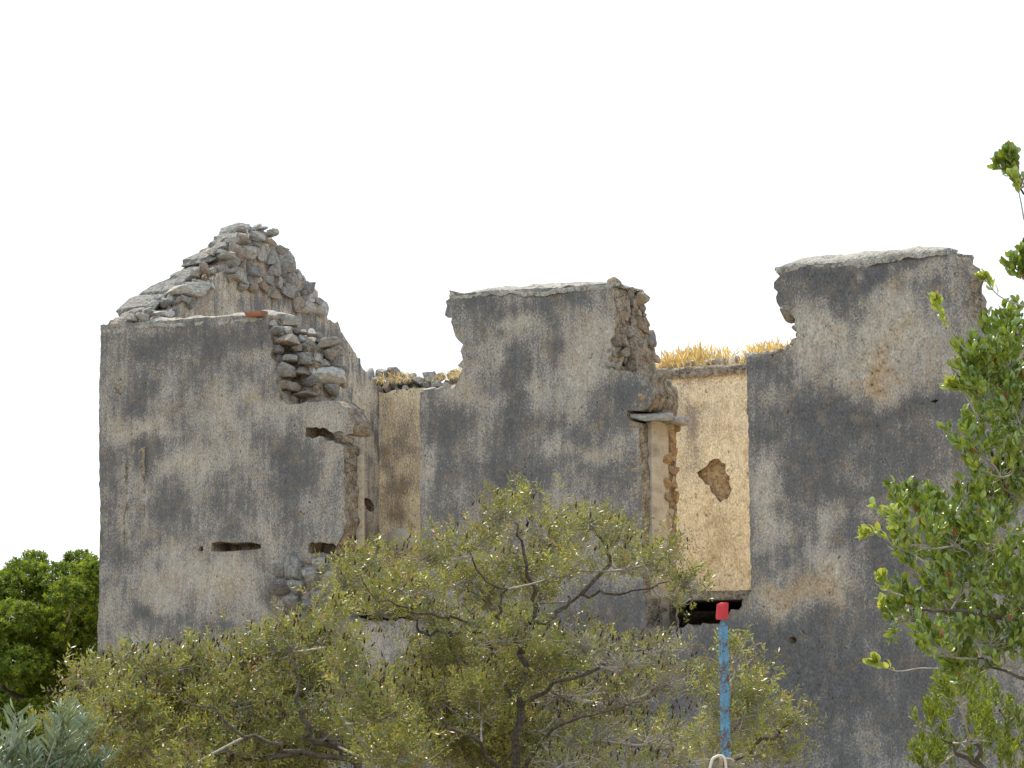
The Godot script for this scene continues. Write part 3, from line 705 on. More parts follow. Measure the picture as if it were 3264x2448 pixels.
const BROADLEAF_LIMBS := [
	[Vector3(2.164, 0.399, -9.600), Vector3(2.070, 0.923, -9.500), Vector3(1.995, 1.340, -9.400), Vector3(1.944, 1.854, -9.300), Vector3(1.893, 2.362, -9.200), Vector3(1.820, 2.763, -9.100), Vector3(1.746, 3.057, -9.000), Vector3(1.678, 3.220, -9.000), Vector3(1.629, 3.302, -9.000)],
	[Vector3(1.944, 1.854, -9.300), Vector3(1.782, 1.870, -9.100), Vector3(1.613, 1.864, -9.000), Vector3(1.447, 1.886, -8.900), Vector3(1.309, 1.896, -8.900), Vector3(1.220, 1.886, -8.900)],
	[Vector3(1.944, 1.854, -9.300), Vector3(1.825, 2.059, -9.300), Vector3(1.663, 2.096, -9.200), Vector3(1.504, 2.132, -9.100), Vector3(1.368, 2.168, -9.000), Vector3(1.289, 2.208, -9.000)],
	[Vector3(1.893, 2.362, -9.200), Vector3(1.731, 2.355, -9.100), Vector3(1.592, 2.368, -9.000), Vector3(1.522, 2.418, -9.000), Vector3(1.493, 2.448, -9.000)],
	[Vector3(1.893, 2.362, -9.200), Vector3(1.686, 2.500, -8.900), Vector3(1.558, 2.600, -8.900), Vector3(1.460, 2.660, -8.900)],
	[Vector3(1.820, 2.763, -9.100), Vector3(1.700, 2.762, -9.000), Vector3(1.609, 2.792, -9.000)],
	[Vector3(1.746, 3.057, -9.000), Vector3(1.713, 3.010, -9.100), Vector3(1.664, 3.010, -9.100)],
	[Vector3(1.995, 1.340, -9.400), Vector3(1.776, 1.600, -9.100), Vector3(1.619, 1.690, -9.000), Vector3(1.481, 1.750, -9.000)],
]
const SPRIGS := [
	[Vector3(1.473, 2.639, -8.800), Vector3(1.425, 2.708, -8.800), Vector3(1.377, 2.768, -8.800), Vector3(1.343, 2.827, -8.800), Vector3(1.332, 2.872, -8.800)],
	[Vector3(1.609, 2.852, -8.800), Vector3(1.566, 2.865, -8.800), Vector3(1.527, 2.887, -8.800), Vector3(1.498, 2.922, -8.800), Vector3(1.484, 2.942, -8.800)],
	[Vector3(1.297, 2.040, -8.800), Vector3(1.239, 2.079, -8.800), Vector3(1.190, 2.099, -8.800), Vector3(1.142, 2.138, -8.800), Vector3(1.093, 2.133, -8.800)],
	[Vector3(1.321, 1.719, -8.800), Vector3(1.263, 1.719, -8.800), Vector3(1.195, 1.710, -8.800), Vector3(1.146, 1.729, -8.800), Vector3(1.122, 1.739, -8.800)],
	[Vector3(1.489, 2.432, -8.800), Vector3(1.442, 2.530, -8.800), Vector3(1.403, 2.590, -8.800), Vector3(1.374, 2.604, -8.800)],
	[Vector3(1.442, 2.540, -8.800), Vector3(1.423, 2.580, -8.800), Vector3(1.394, 2.599, -8.800)],
	[Vector3(1.217, 1.943, -8.800), Vector3(1.169, 1.962, -8.800), Vector3(1.150, 2.001, -8.800)],
	[Vector3(1.614, 3.126, -8.800), Vector3(1.601, 3.206, -8.800), Vector3(1.585, 3.267, -8.800)],
]
const LOW_CLUMPS := [
	[2.037, 1.536, -13.015, 0.130, 0.072],
	[2.244, 1.555, -13.215, 0.132, 0.082],
	[1.974, 1.466, -13.322, 0.074, 0.053],
	[2.067, 1.432, -12.853, 0.129, 0.071],
	[2.324, 1.440, -13.186, 0.103, 0.082],
	[1.967, 1.340, -13.143, 0.073, 0.058],
	[2.136, 1.312, -13.113, 0.146, 0.073],
	[2.255, 1.309, -12.727, 0.085, 0.071],
	[1.998, 1.616, -12.669, 0.070, 0.042],
	[1.883, 1.289, -12.919, 0.057, 0.043],
	[2.422, 1.368, -13.172, 0.088, 0.132],
]
const LOW_LIMBS := [
	[Vector3(2.189, 0.346, -13.100), Vector3(2.187, 1.055, -13.100), Vector3(2.145, 1.273, -13.000), Vector3(2.105, 1.415, -13.000), Vector3(2.063, 1.529, -13.000)],
	[Vector3(2.145, 1.273, -13.000), Vector3(2.032, 1.344, -13.000), Vector3(1.933, 1.443, -13.000)],
	[Vector3(2.187, 1.055, -13.100), Vector3(2.278, 1.341, -13.100), Vector3(2.267, 1.513, -13.100)],
]
# post top [  1.114   2.08  -15.   ] foot [  1.127   1.21  -15.   ] ; stake [array([  1.065,   1.284, -14.6  ]), array([  1.133,   1.284, -14.6  ])] ; hose [array([  1.002,   1.223, -14.6  ]), array([  1.02,   1.26, -14.6 ]), array([  1.043,   1.281, -14.6  ]), array([  1.068,   1.282, -14.6  ])]

const TURN := 34.0          # degrees the front wall is turned away from the viewer
const DEEP := 5.349         # metres from the front wall's face to the back wall's face
const END := -6.842         # where the front wall ends on the gable side
var rng := RandomNumberGenerator.new()
var broad := FastNoiseLite.new()
var fine := FastNoiseLite.new()
var stone_meshes: Array[ArrayMesh] = []
var stone_mats: Array = []
var used := {}

# ---------------------------------------------------------------- helpers
func tag(o: Node, label: String, category: String, group := "", kind := "") -> void:
	if label: o.set_meta("label", label)
	if category: o.set_meta("category", category)
	if group: o.set_meta("group", group)
	if kind: o.set_meta("kind", kind)

func put(called: String, mesh: Mesh, parent: Node, mat: Material = null) -> MeshInstance3D:
	var o := MeshInstance3D.new()
	o.name = called
	o.mesh = mesh
	if mat: o.material_override = mat
	parent.add_child(o, true)
	return o

func place_node(called: String, parent: Node, where := Vector3.ZERO) -> Node3D:
	var o := Node3D.new()
	o.name = called
	parent.add_child(o, true)
	o.position = where
	return o

func noise(seed_: int, freq: float, octaves := 4, gain := 0.5) -> FastNoiseLite:
	var n := FastNoiseLite.new()
	n.seed = seed_
	n.noise_type = FastNoiseLite.TYPE_SIMPLEX_SMOOTH
	n.frequency = freq
	n.fractal_type = FastNoiseLite.FRACTAL_FBM
	n.fractal_octaves = octaves
	n.fractal_gain = gain
	return n

func lin(r: float, g: float, b: float) -> Color:
	return Color(r, g, b).linear_to_srgb()

func grain_texture(seed_: int, freq: float, stops: Array, size := 256, speck := 0.0) -> ImageTexture:
	# stops: [position, linear colour] pairs along the noise value
	var g := Gradient.new()
	g.offsets = PackedFloat32Array(stops.map(func(s): return s[0]))
	g.colors = PackedColorArray(stops.map(func(s): return s[1].linear_to_srgb()))
	var a := noise(seed_, freq, 5, 0.6).get_seamless_image(size, size).get_data()
	var b := noise(seed_ + 7, freq * 5.0, 3).get_seamless_image(size, size).get_data()
	var lut := PackedByteArray()
	for k in 256:
		var c := g.sample(k / 255.0)
		lut.append_array(PackedByteArray([int(c.r * 255), int(c.g * 255), int(c.b * 255)]))
	var px := PackedByteArray()
	px.resize(size * size * 3)
	for k in size * size:
		var v := clampi(a[k] + (b[k] - 128) / 3, 0, 255) * 3
		var m := 1.0 if b[k] > 70 or speck == 0.0 else 1.0 - speck
		px[k * 3] = int(lut[v] * m)
		px[k * 3 + 1] = int(lut[v + 1] * m)
		px[k * 3 + 2] = int(lut[v + 2] * m)
	return ImageTexture.create_from_image(Image.create_from_data(size, size, false, Image.FORMAT_RGB8, px))

func bump_texture(seed_: int, freq: float, strength: float, size := 256) -> ImageTexture:
	var im := noise(seed_, freq, 5, 0.6).get_seamless_image(size, size)
	im.convert(Image.FORMAT_RGBA8)
	im.bump_map_to_normal_map(strength)
	return ImageTexture.create_from_image(im)

func rough_mat(tex: Texture2D, bump: Texture2D, metres: float, roughness := 0.95, bump_scale := 1.0, world := false) -> StandardMaterial3D:
	var m := StandardMaterial3D.new()
	m.albedo_texture = tex
	m.roughness = roughness
	m.metallic_specular = 0.25
	m.uv1_triplanar = true
	m.uv1_world_triplanar = world
	m.uv1_scale = Vector3.ONE / metres
	if bump:
		m.normal_enabled = true
		m.normal_texture = bump
		m.normal_scale = bump_scale
	return m

func plain_mat(c: Color, roughness := 0.9, specular := 0.3) -> StandardMaterial3D:
	var m := StandardMaterial3D.new()
	m.albedo_color = c
	m.roughness = roughness
	m.metallic_specular = specular
	return m

func leaf_mat(light: Color, roughness := 0.5, specular := 0.5, through := 0.9) -> StandardMaterial3D:
	var m := plain_mat(Color.WHITE, roughness, specular)
	m.vertex_color_use_as_albedo = true
	m.backlight_enabled = true
	m.backlight = light * through
	m.cull_mode = BaseMaterial3D.CULL_DISABLED
	return m

# ---------------------------------------------------------------- painted lime render
func painted(x0: float, x1: float, h1: float, w: int, h: int, patches: Array, base_dark: float, light: Color, dark: Color, warm: Color, seed_: int, streaks: float) -> StandardMaterial3D:
	# stains and other tone patches, in metres along the wall and up it
	var lw := w / 10
	var lh := h / 10
	var md := Image.create(lw, lh, false, Image.FORMAT_RF)
	var mw := Image.create(lw, lh, false, Image.FORMAT_RF)
	for j in lh:
		var hh := h1 * (1.0 - (j + 0.5) / lh)
		for i in lw:
			var x := x0 + (x1 - x0) * (i + 0.5) / lw
			var wx := 0.28 * broad.get_noise_2d(x * 110.0 + seed_, hh * 110.0)
			var wy := 0.28 * broad.get_noise_2d(x * 110.0, hh * 110.0 + seed_ + 70.0)
			var d := base_dark
			var wm := 0.0
			for p in patches:
				var ex: float = (x + wx - p[0]) / p[2]
				var ey: float = (hh + wy - p[1]) / p[3]
				var q := ex * ex + ey * ey
				if q < 4.0:
					var f := exp(-q * 1.1) - 0.0123
					d += p[4] * f * 0.85
					wm += p[5] * f
			md.set_pixel(i, j, Color(clampf(d, 0.0, 1.2) / 1.2, 0, 0))
			mw.set_pixel(i, j, Color(clampf(wm, 0.0, 1.0), 0, 0))
	md.resize(w, h, Image.INTERPOLATE_CUBIC)
	mw.resize(w, h, Image.INTERPOLATE_CUBIC)
	md.convert(Image.FORMAT_L8)
	mw.convert(Image.FORMAT_L8)
	var D := md.get_data()
	var W := mw.get_data()
	var px_m := (x1 - x0) / w
	var n1 := noise(seed_, px_m / 0.9, 6, 0.62).get_image(w, h).get_data()
	var n2 := noise(seed_ + 1, px_m / 0.13, 4, 0.6).get_image(w, h).get_data()
	var n3 := noise(seed_ + 2, px_m / 0.045, 3, 0.6).get_image(w, h).get_data()
	var st_im := noise(seed_ + 3, px_m / 0.12, 4, 0.6).get_image(w, h / 8)
	st_im.resize(w, h, Image.INTERPOLATE_BILINEAR)
	var n4 := st_im.get_data()
	var n6 := noise(seed_ + 5, px_m / 0.35, 5, 0.65).get_image(w, h).get_data()
	var n5 := noise(seed_ + 4, px_m / 0.028, 3, 0.7).get_image(w, h).get_data()
	var px := PackedByteArray()
	px.resize(w * h * 3)
	var lr := light.r * 255.0
	var lg := light.g * 255.0
	var lb := light.b * 255.0
	var dr := dark.r * 255.0
	var dg := dark.g * 255.0
	var db := dark.b * 255.0
	var wr := warm.r * 255.0
	var wg := warm.g * 255.0
	var wb := warm.b * 255.0
	for k in w * h:
		var a := n1[k] - 128
		var b := n2[k] - 128
		var c := n3[k] - 128
		var v := D[k] * 0.0047 + a * 0.0026 + b * 0.0021 + c * 0.0013 + (n4[k] - 128) * streaks
		v = clampf((v - 0.1) * 1.3 - 0.05, 0.0, 1.0)
		var grit := n5[k] * 0.0039
		var spot := clampf((v - grit) * 4.0 + 0.5, 0.0, 1.0)
		v = v * 0.62 + spot * 0.38
		var q := clampf(W[k] * 0.0039 + a * 0.0011 - b * 0.0014 - 0.06, 0.0, 1.0)
		var s := 1.0 + c * 0.0011 + (n5[k] - 128) * 0.0020 + b * 0.0011
		if a < -10 and b + c < -122: s *= 0.6
		elif grit > 0.8: s *= 1.1
		var r := lr + (dr - lr) * v
		var g := lg + (dg - lg) * v
		var bl := lb + (db - lb) * v
		q = q * (1.0 - v * 0.5) + clampf((n6[k] - 135) * 0.004, 0.0, 0.3)
		px[k * 3] = clampi(int((r + (wr - r) * q) * s), 0, 255)
		px[k * 3 + 1] = clampi(int((g + (wg - g) * q) * s), 0, 255)
		px[k * 3 + 2] = clampi(int((bl + (wb - bl) * q) * s), 0, 255)
	var m := StandardMaterial3D.new()
	m.albedo_texture = ImageTexture.create_from_image(Image.create_from_data(w, h, false, Image.FORMAT_RGB8, px))
	m.roughness = 0.97
	m.metallic_specular = 0.2
	var bump := PackedByteArray()
	bump.resize(w * h)
	for k in w * h:
		bump[k] = (n2[k] + n3[k] + n5[k] * 2) >> 2
	var bi := Image.create_from_data(w, h, false, Image.FORMAT_L8, bump)
	bi.convert(Image.FORMAT_RGBA8)
	bi.bump_map_to_normal_map(5.0)
	m.normal_enabled = true
	m.normal_texture = ImageTexture.create_from_image(bi)
	m.normal_scale = 0.5
	return m

# ---------------------------------------------------------------- walls
func ragged(line: Array, seed_: int) -> PackedVector2Array:
	# subdivides the outline and breaks its edges by the roughness in z
	var r := RandomNumberGenerator.new()
	r.seed = seed_
	var pts := PackedVector2Array()
	for i in line.size():
		var a: Vector3 = line[i]
		var b: Vector3 = line[(i + 1) % line.size()]
		var p := Vector2(a.x, a.y)
		var q := Vector2(b.x, b.y)
		var n := maxi(1, int(p.distance_to(q) / 0.055))
		var side := (q - p).normalized().orthogonal()
		pts.append(p)
		for k in range(1, n):
			var c := p.lerp(q, k / float(n))
			pts.append(c + side * a.z * (r.randf_range(-0.8, 0.8) + 1.3 * fine.get_noise_2d(c.x * 90.0 + seed_ * 31.0, c.y * 90.0)))
	var area := 0.0
	for i in pts.size():
		area += pts[i].cross(pts[(i + 1) % pts.size()])
	if area < 0.0: pts.reverse()
	return pts

func wall_mesh(outline: PackedVector2Array, holes: Array, thick: float, to3: Callable, cell: float, bulge: Callable, uv0: Vector2, uv_size: Vector2, face: Material, sides: Material, far: Material = null) -> ArrayMesh:
	# a slab with an uneven face; to3(s, h, depth) places a point of it
	var lo := outline[0]
	var hi := outline[0]
	for p in outline:
		lo = lo.min(p)
		hi = hi.max(p)
	var nx := int((hi.x - lo.x) / cell) + 1
	var ny := int((hi.y - lo.y) / cell) + 1
	var edge := {}
	var loops: Array = [outline]
	loops.append_array(holes)
	for l: PackedVector2Array in loops:
		for i in l.size():
			var a := l[i]
			var b := l[(i + 1) % l.size()]
			var n := int(a.distance_to(b) / (cell * 0.2)) + 1
			for k in n + 1:
				var c := (a.lerp(b, k / float(n)) - lo) / cell
				edge[Vector2i(int(c.x), int(c.y))] = true
	var st := SurfaceTool.new()
	st.begin(Mesh.PRIMITIVE_TRIANGLES)
	var at := {}
	var out3: Vector3 = to3.call(lo.x, lo.y, -1.0) - to3.call(lo.x, lo.y, 0.0)
	var flip: bool = (to3.call(0.0, 1.0, 0.0) - to3.call(0.0, 0.0, 0.0)).cross(to3.call(1.0, 0.0, 0.0) - to3.call(0.0, 0.0, 0.0)).dot(out3) > 0.0
	var count := 0
	var index := PackedInt32Array()
	for j in ny:
		var inside := false
		var known := false
		for i in nx:
			var c0 := lo + Vector2(i, j) * cell
			var polys: Array = []
			if edge.has(Vector2i(i, j)):
				known = false
				var sq := PackedVector2Array([c0, c0 + Vector2(cell, 0), c0 + Vector2(cell, cell), c0 + Vector2(0, cell)])
				polys = Geometry2D.intersect_polygons(sq, outline)
				for hl: PackedVector2Array in holes:
					var left: Array = []
					for p: PackedVector2Array in polys:
						for q in Geometry2D.clip_polygons(p, hl): left.append(q)
					polys = left
			else:
				if not known:
					var mid := c0 + Vector2(cell, cell) * 0.5
					inside = Geometry2D.is_point_in_polygon(mid, outline)
					for hl: PackedVector2Array in holes:
						if Geometry2D.is_point_in_polygon(mid, hl): inside = false
					known = true
				if inside: polys = [PackedVector2Array([c0, c0 + Vector2(cell, 0), c0 + Vector2(cell, cell), c0 + Vector2(0, cell)])]
			for p: PackedVector2Array in polys:
				var tris := PackedInt32Array([0, 1, 2, 0, 2, 3]) if p.size() == 4 and not edge.has(Vector2i(i, j)) else Geometry2D.triangulate_polygon(p)
				for t in range(0, tris.size(), 3):
					var a := p[tris[t]]
					var b := p[tris[t + 1]]
					var c := p[tris[t + 2]]
					var ar := (b - a).cross(c - a)
					if absf(ar) < 1e-7: continue
					for v: Vector2 in ([a, c, b] if (ar > 0.0) != flip else [a, b, c]):
						var key := Vector2i(roundi(v.x * 2000.0), roundi(v.y * 2000.0))
						if not at.has(key):
							at[key] = count
							count += 1
							st.set_uv(Vector2((v.x - uv0.x) / uv_size.x, 1.0 - (v.y - uv0.y) / uv_size.y))
							st.add_vertex(to3.call(v.x, v.y, -bulge.call(v.x, v.y)))
						index.append(at[key])
	for k in index: st.add_index(k)
	st.generate_normals()
	st.set_material(face)
	var mesh := st.commit()
	var sd := SurfaceTool.new()
	sd.begin(Mesh.PRIMITIVE_TRIANGLES)
	var ks := maxi(2, int(thick / 0.09))
	for li in loops.size():
		var l: PackedVector2Array = loops[li]
		var n := l.size()
		var base := 0
		var ring: Array = []
		for i in n:
			var nrm := (l[(i + 1) % n] - l[(i + n - 1) % n]).normalized()
			nrm = Vector2(nrm.y, -nrm.x) * (1.0 if li == 0 else -1.0)
			var col := PackedVector3Array()
			for k in ks + 1:
				var f := k / float(ks)
				var d: float = lerpf(-bulge.call(l[i].x, l[i].y), thick, f)
				var off := 0.0
				if k > 0:
					off = 0.05 * fine.get_noise_3d(l[i].x * 40.0, l[i].y * 40.0, d * 40.0) - 0.012
				col.append(to3.call(l[i].x + nrm.x * off, l[i].y + nrm.y * off, d))
			ring.append(col)
		for i in n:
			var a: PackedVector3Array = ring[i]
			var b: PackedVector3Array = ring[(i + 1) % n]
			var e := l[(i + 1) % n] - l[i]
			var o2 := Vector2(e.y, -e.x) * (1.0 if li == 0 else -1.0)
			var o3: Vector3 = to3.call(o2.x, o2.y, 0.0) - to3.call(0.0, 0.0, 0.0)
			for k in ks:
				face4(sd, a[k], b[k], b[k + 1], a[k + 1], o3)
	sd.generate_normals()
	sd.set_material(sides)
	mesh = sd.commit(mesh)
	sd = SurfaceTool.new()
	sd.begin(Mesh.PRIMITIVE_TRIANGLES)
	# the far side
	var bt := Geometry2D.triangulate_polygon(outline)
	for t in range(0, bt.size(), 3):
		face3(sd, to3.call(outline[bt[t]].x, outline[bt[t]].y, thick), to3.call(outline[bt[t + 1]].x, outline[bt[t + 1]].y, thick), to3.call(outline[bt[t + 2]].x, outline[bt[t + 2]].y, thick), -out3)
	sd.generate_normals()
	sd.set_material(far if far else sides)
	return sd.commit(mesh)

func face3(st: SurfaceTool, a: Vector3, b: Vector3, c: Vector3, out: Vector3) -> void:
	if (b - a).cross(c - a).dot(out) > 0.0:
		st.add_vertex(a); st.add_vertex(c); st.add_vertex(b)
	else:
		st.add_vertex(a); st.add_vertex(b); st.add_vertex(c)

func face4(st: SurfaceTool, a: Vector3, b: Vector3, c: Vector3, d: Vector3, out: Vector3) -> void:
	face3(st, a, b, c, out)
	face3(st, a, c, d, out)

# ---------------------------------------------------------------- stones and slabs
func rough_block(seed_: int, n: int, boxy: float, uneven: float, cuts: int) -> ArrayMesh:
	# a worn block about 2 units across: a cube sphere pulled towards a box, cut by a few planes
	var r := RandomNumberGenerator.new()
	r.seed = seed_
	var planes: Array = []
	for k in cuts:
		planes.append([Vector3(r.randfn(), r.randfn(), r.randfn()).normalized(), r.randf_range(0.55, 0.95)])
	var shape := func(p: Vector3) -> Vector3:
		var q := p.normalized().lerp(p, boxy)
		q *= 1.0 + uneven * fine.get_noise_3d(q.x * 14.0 + seed_ * 17.0, q.y * 14.0, q.z * 14.0)
		for pl in planes:
			var over: float = q.dot(pl[0]) - pl[1]
			if over > 0.0: q -= pl[0] * over * 0.9
		return q
	var st := SurfaceTool.new()
	st.begin(Mesh.PRIMITIVE_TRIANGLES)
	st.set_smooth_group(-1)
	for axis in 3:
		for sgn in [-1.0, 1.0]:
			for i in n:
				for j in n:
					var c: Array = []
					for o in [[0, 0], [1, 0], [1, 1], [0, 1]]:
						var v := Vector3.ZERO
						v[axis] = sgn
						v[(axis + 1) % 3] = -1.0 + 2.0 * (i + o[0]) / n
						v[(axis + 2) % 3] = -1.0 + 2.0 * (j + o[1]) / n
						c.append(shape.call(v))
					face4(st, c[0], c[1], c[2], c[3], c[0] + c[1] + c[2] + c[3])
	st.generate_normals()
	return st.commit()

func stone(parent: Node, where: Vector3, size: Vector3, tint: int, tilt := 0.35, called := "stone") -> MeshInstance3D:
	var o := put(called, stone_meshes[rng.randi() % stone_meshes.size()], parent, stone_mats[tint][rng.randi() % stone_mats[tint].size()])
	var b := Basis.from_euler(Vector3(rng.randf_range(-tilt, tilt), rng.randf_range(-tilt, tilt), rng.randf_range(-tilt, tilt)))
	o.transform = Transform3D(b * Basis.from_scale(size), where)
	return o

func ribbon(from: Vector2, to: Vector2, profile: Array, uneven: float, seed_: int) -> ArrayMesh:
	# weathered mortar capping along a wall top, from and to in (along, up); profile in (depth, rise)
	var n := int(from.distance_to(to) / 0.05)
	var fineprof: Array = []
	for k in profile.size() - 1:
		var a: Vector2 = profile[k]
		var b: Vector2 = profile[k + 1]
		var m := maxi(1, int(a.distance_to(b) / 0.05))
		for q in m: fineprof.append(a.lerp(b, q / float(m)))
	fineprof.append(profile[-1])
	var st := SurfaceTool.new()
	st.begin(Mesh.PRIMITIVE_TRIANGLES)
	var rows: Array = []
	for i in n + 1:
		var c := from.lerp(to, i / float(n))
		var row := PackedVector3Array()
		var tail := clampf(0.3 + mini(i, n - i) / 7.0, 0.0, 1.0)
		var lift := uneven * 1.6 * fine.get_noise_2d(c.x * 9.0, seed_ * 10.0)
		for p: Vector2 in fineprof:
			var w := uneven * fine.get_noise_3d(c.x * 60.0, p.x * 60.0, seed_ * 13.0 + p.y * 60.0)
			row.append(Vector3(c.x + (1.0 - tail) * (w * 3.0 + 0.12 * fine.get_noise_2d(p.x * 130.0, seed_ * 50.0 + i)), c.y + (p.y * tail if p.y > 0.0 else p.y) + (lift + w if p.y > 0.0 else (w * 2.0 - 0.01 if p.x < 0.1 else 0.0)), -p.x + w * 0.8))
		rows.append(row)
	for i in n:
		for k in fineprof.size() - 1:
			face4(st, rows[i][k], rows[i + 1][k], rows[i + 1][k + 1], rows[i][k + 1], Vector3(0, 1, 0.4) if k < fineprof.size() * 0.7 else Vector3(0, 0.3, -1))
	for i in [0, n]:
		for k in range(1, fineprof.size() - 1):
			face3(st, rows[i][0], rows[i][k], rows[i][k + 1], Vector3(-1 if i == 0 else 1, 0, 0))
	st.index()
	st.generate_normals()
	return st.commit()

# ---------------------------------------------------------------- plants
func smooth_line(line: Array, per := 4) -> PackedVector3Array:
	var out := PackedVector3Array()
	for i in line.size() - 1:
		var p0: Vector3 = line[maxi(i - 1, 0)]
		var p1: Vector3 = line[i]
		var p2: Vector3 = line[i + 1]
		var p3: Vector3 = line[mini(i + 2, line.size() - 1)]
		for k in per:
			out.append(p1.cubic_interpolate(p2, p0, p3, k / float(per)))
	out.append(line[-1])
	return out

func tube(st: SurfaceTool, pts: PackedVector3Array, r0: float, r1: float, sides := 5, wobble := 0.0) -> void:
	var rings: Array = []
	var n := pts.size()
	for i in n:
		var d := (pts[mini(i + 1, n - 1)] - pts[maxi(i - 1, 0)]).normalized()
		var x := d.cross(Vector3(0.31, 0.2, 0.93)).normalized()
		var y := d.cross(x)
		var r := lerpf(r0, r1, i / float(n - 1))
		var ring := PackedVector3Array()
		for k in sides:
			var a := TAU * k / sides
			var q := r * (1.0 + (wobble * fine.get_noise_3d(pts[i].x * 50.0, pts[i].y * 50.0, k * 40.0) if wobble > 0.0 else 0.0))
			ring.append(pts[i] + (x * cos(a) + y * sin(a)) * q)
		rings.append(ring)
	for i in n - 1:
		for k in sides:
			var m := (k + 1) % sides
			face4(st, rings[i][k], rings[i][m], rings[i + 1][m], rings[i + 1][k], rings[i][k] + rings[i][m] - pts[i] * 2.0)

func new_st() -> SurfaceTool:
	var st := SurfaceTool.new()
	st.begin(Mesh.PRIMITIVE_TRIANGLES)
	return st

func done(st: SurfaceTool) -> ArrayMesh:
	st.index()
	st.generate_normals()
	return st.commit()

func leaf_shape(st: SurfaceTool, base: Vector3, along: Vector3, up: Vector3, length: float, width: float, fold := 0.25, droop := 0.15) -> void:
	# a folded, bent blade of six triangles
	var side := along.cross(up).normalized()
	var nrm := side.cross(along).normalized()
	var m := base + along * length * 0.45 + nrm * length * droop * 0.5
	var tip := base + along * length - nrm * length * droop * 0.4
	var l := m + side * width * 0.5 + nrm * width * fold
	var r := m - side * width * 0.5 + nrm * width * fold
	var m2 := base + along * length * 0.8 + nrm * length * droop * 0.25
	var l2 := m2 + side * width * 0.42 + nrm * width * fold * 0.8
	var r2 := m2 - side * width * 0.42 + nrm * width * fold * 0.8
	for t in [[base, l, m], [base, m, r], [m, l, l2], [m, l2, m2], [r, m, m2], [r, m2, r2], [m2, l2, tip], [r2, m2, tip]]:
		for v: Vector3 in t: st.add_vertex(v)

func blade(st: SurfaceTool, base: Vector3, along: Vector3, side: Vector3, length: float, width: float) -> void:
	var m := base + along * length * 0.5
	var tip := base + along * length
	for v: Vector3 in [base, m + side * width * 0.5, tip, base, tip, m - side * width * 0.5]: st.add_vertex(v)

func spray_mesh(seed_: int, leaflets: int, length: float, leaf_l: float, leaf_w: float, spread: float) -> ArrayMesh:
	# a thin twig along +y with narrow leaflets to all sides
	var r := RandomNumberGenerator.new()
	r.seed = seed_
	var st := new_st()
	st.set_smooth_group(-1)
	var bend := Vector3(r.randf_range(-0.2, 0.2), 0, r.randf_range(-0.2, 0.2))
	for k in leaflets:
		var f := 0.12 + 0.88 * (k + r.randf()) / leaflets
		var p := Vector3(0, length * f, 0) + bend * length * f * f
		var a := k * 2.4 + r.randf_range(-0.5, 0.5)
		var outw := Vector3(cos(a), 0, sin(a))
		var d := (outw * spread + Vector3(0, r.randf_range(0.3, 1.0), 0)).normalized()
		var sd := d.cross(Vector3(r.randfn(), r.randfn(), r.randfn())).normalized()
		blade(st, p, d, sd, leaf_l * r.randf_range(0.6, 1.2), leaf_w * r.randf_range(0.7, 1.3))
	st.generate_normals()
	return st.commit()

func scatter_mm(called: String, parent: Node, mesh: Mesh, mat: Material, where: Array, tints: Array) -> MultiMeshInstance3D:
	var mm := MultiMesh.new()
	mm.transform_format = MultiMesh.TRANSFORM_3D
	mm.use_colors = true
	mm.mesh = mesh
	mm.instance_count = where.size()
	for i in where.size():
		mm.set_instance_transform(i, where[i])
		mm.set_instance_color(i, tints[i])
	var o := MultiMeshInstance3D.new()
	o.name = called
	o.multimesh = mm
	o.material_override = mat
	o.set_meta("kind", "stuff")
	parent.add_child(o, true)
	return o

func frame_to(d: Vector3, roll: float, scale_: float) -> Basis:
	var y := d.normalized()
	var x := y.cross(Vector3(0.21, 0.31, 0.93)).normalized()
	var b := Basis(x, y, x.cross(y))
	return Basis(y, roll) * b * Basis.from_scale(Vector3.ONE * scale_)

func in_ball() -> Vector3:
	var v := Vector3(rng.randfn(), rng.randfn(), rng.randfn()).normalized()
	return v * pow(rng.randf(), 0.4)

func tint(a: Color, b: Color, f: float) -> Color:
	var c := a.lerp(b, clampf(f, 0.0, 1.0))
	var s := rng.randf_range(0.6, 1.25)
	return Color(c.r * s, c.g * s, c.b * s)

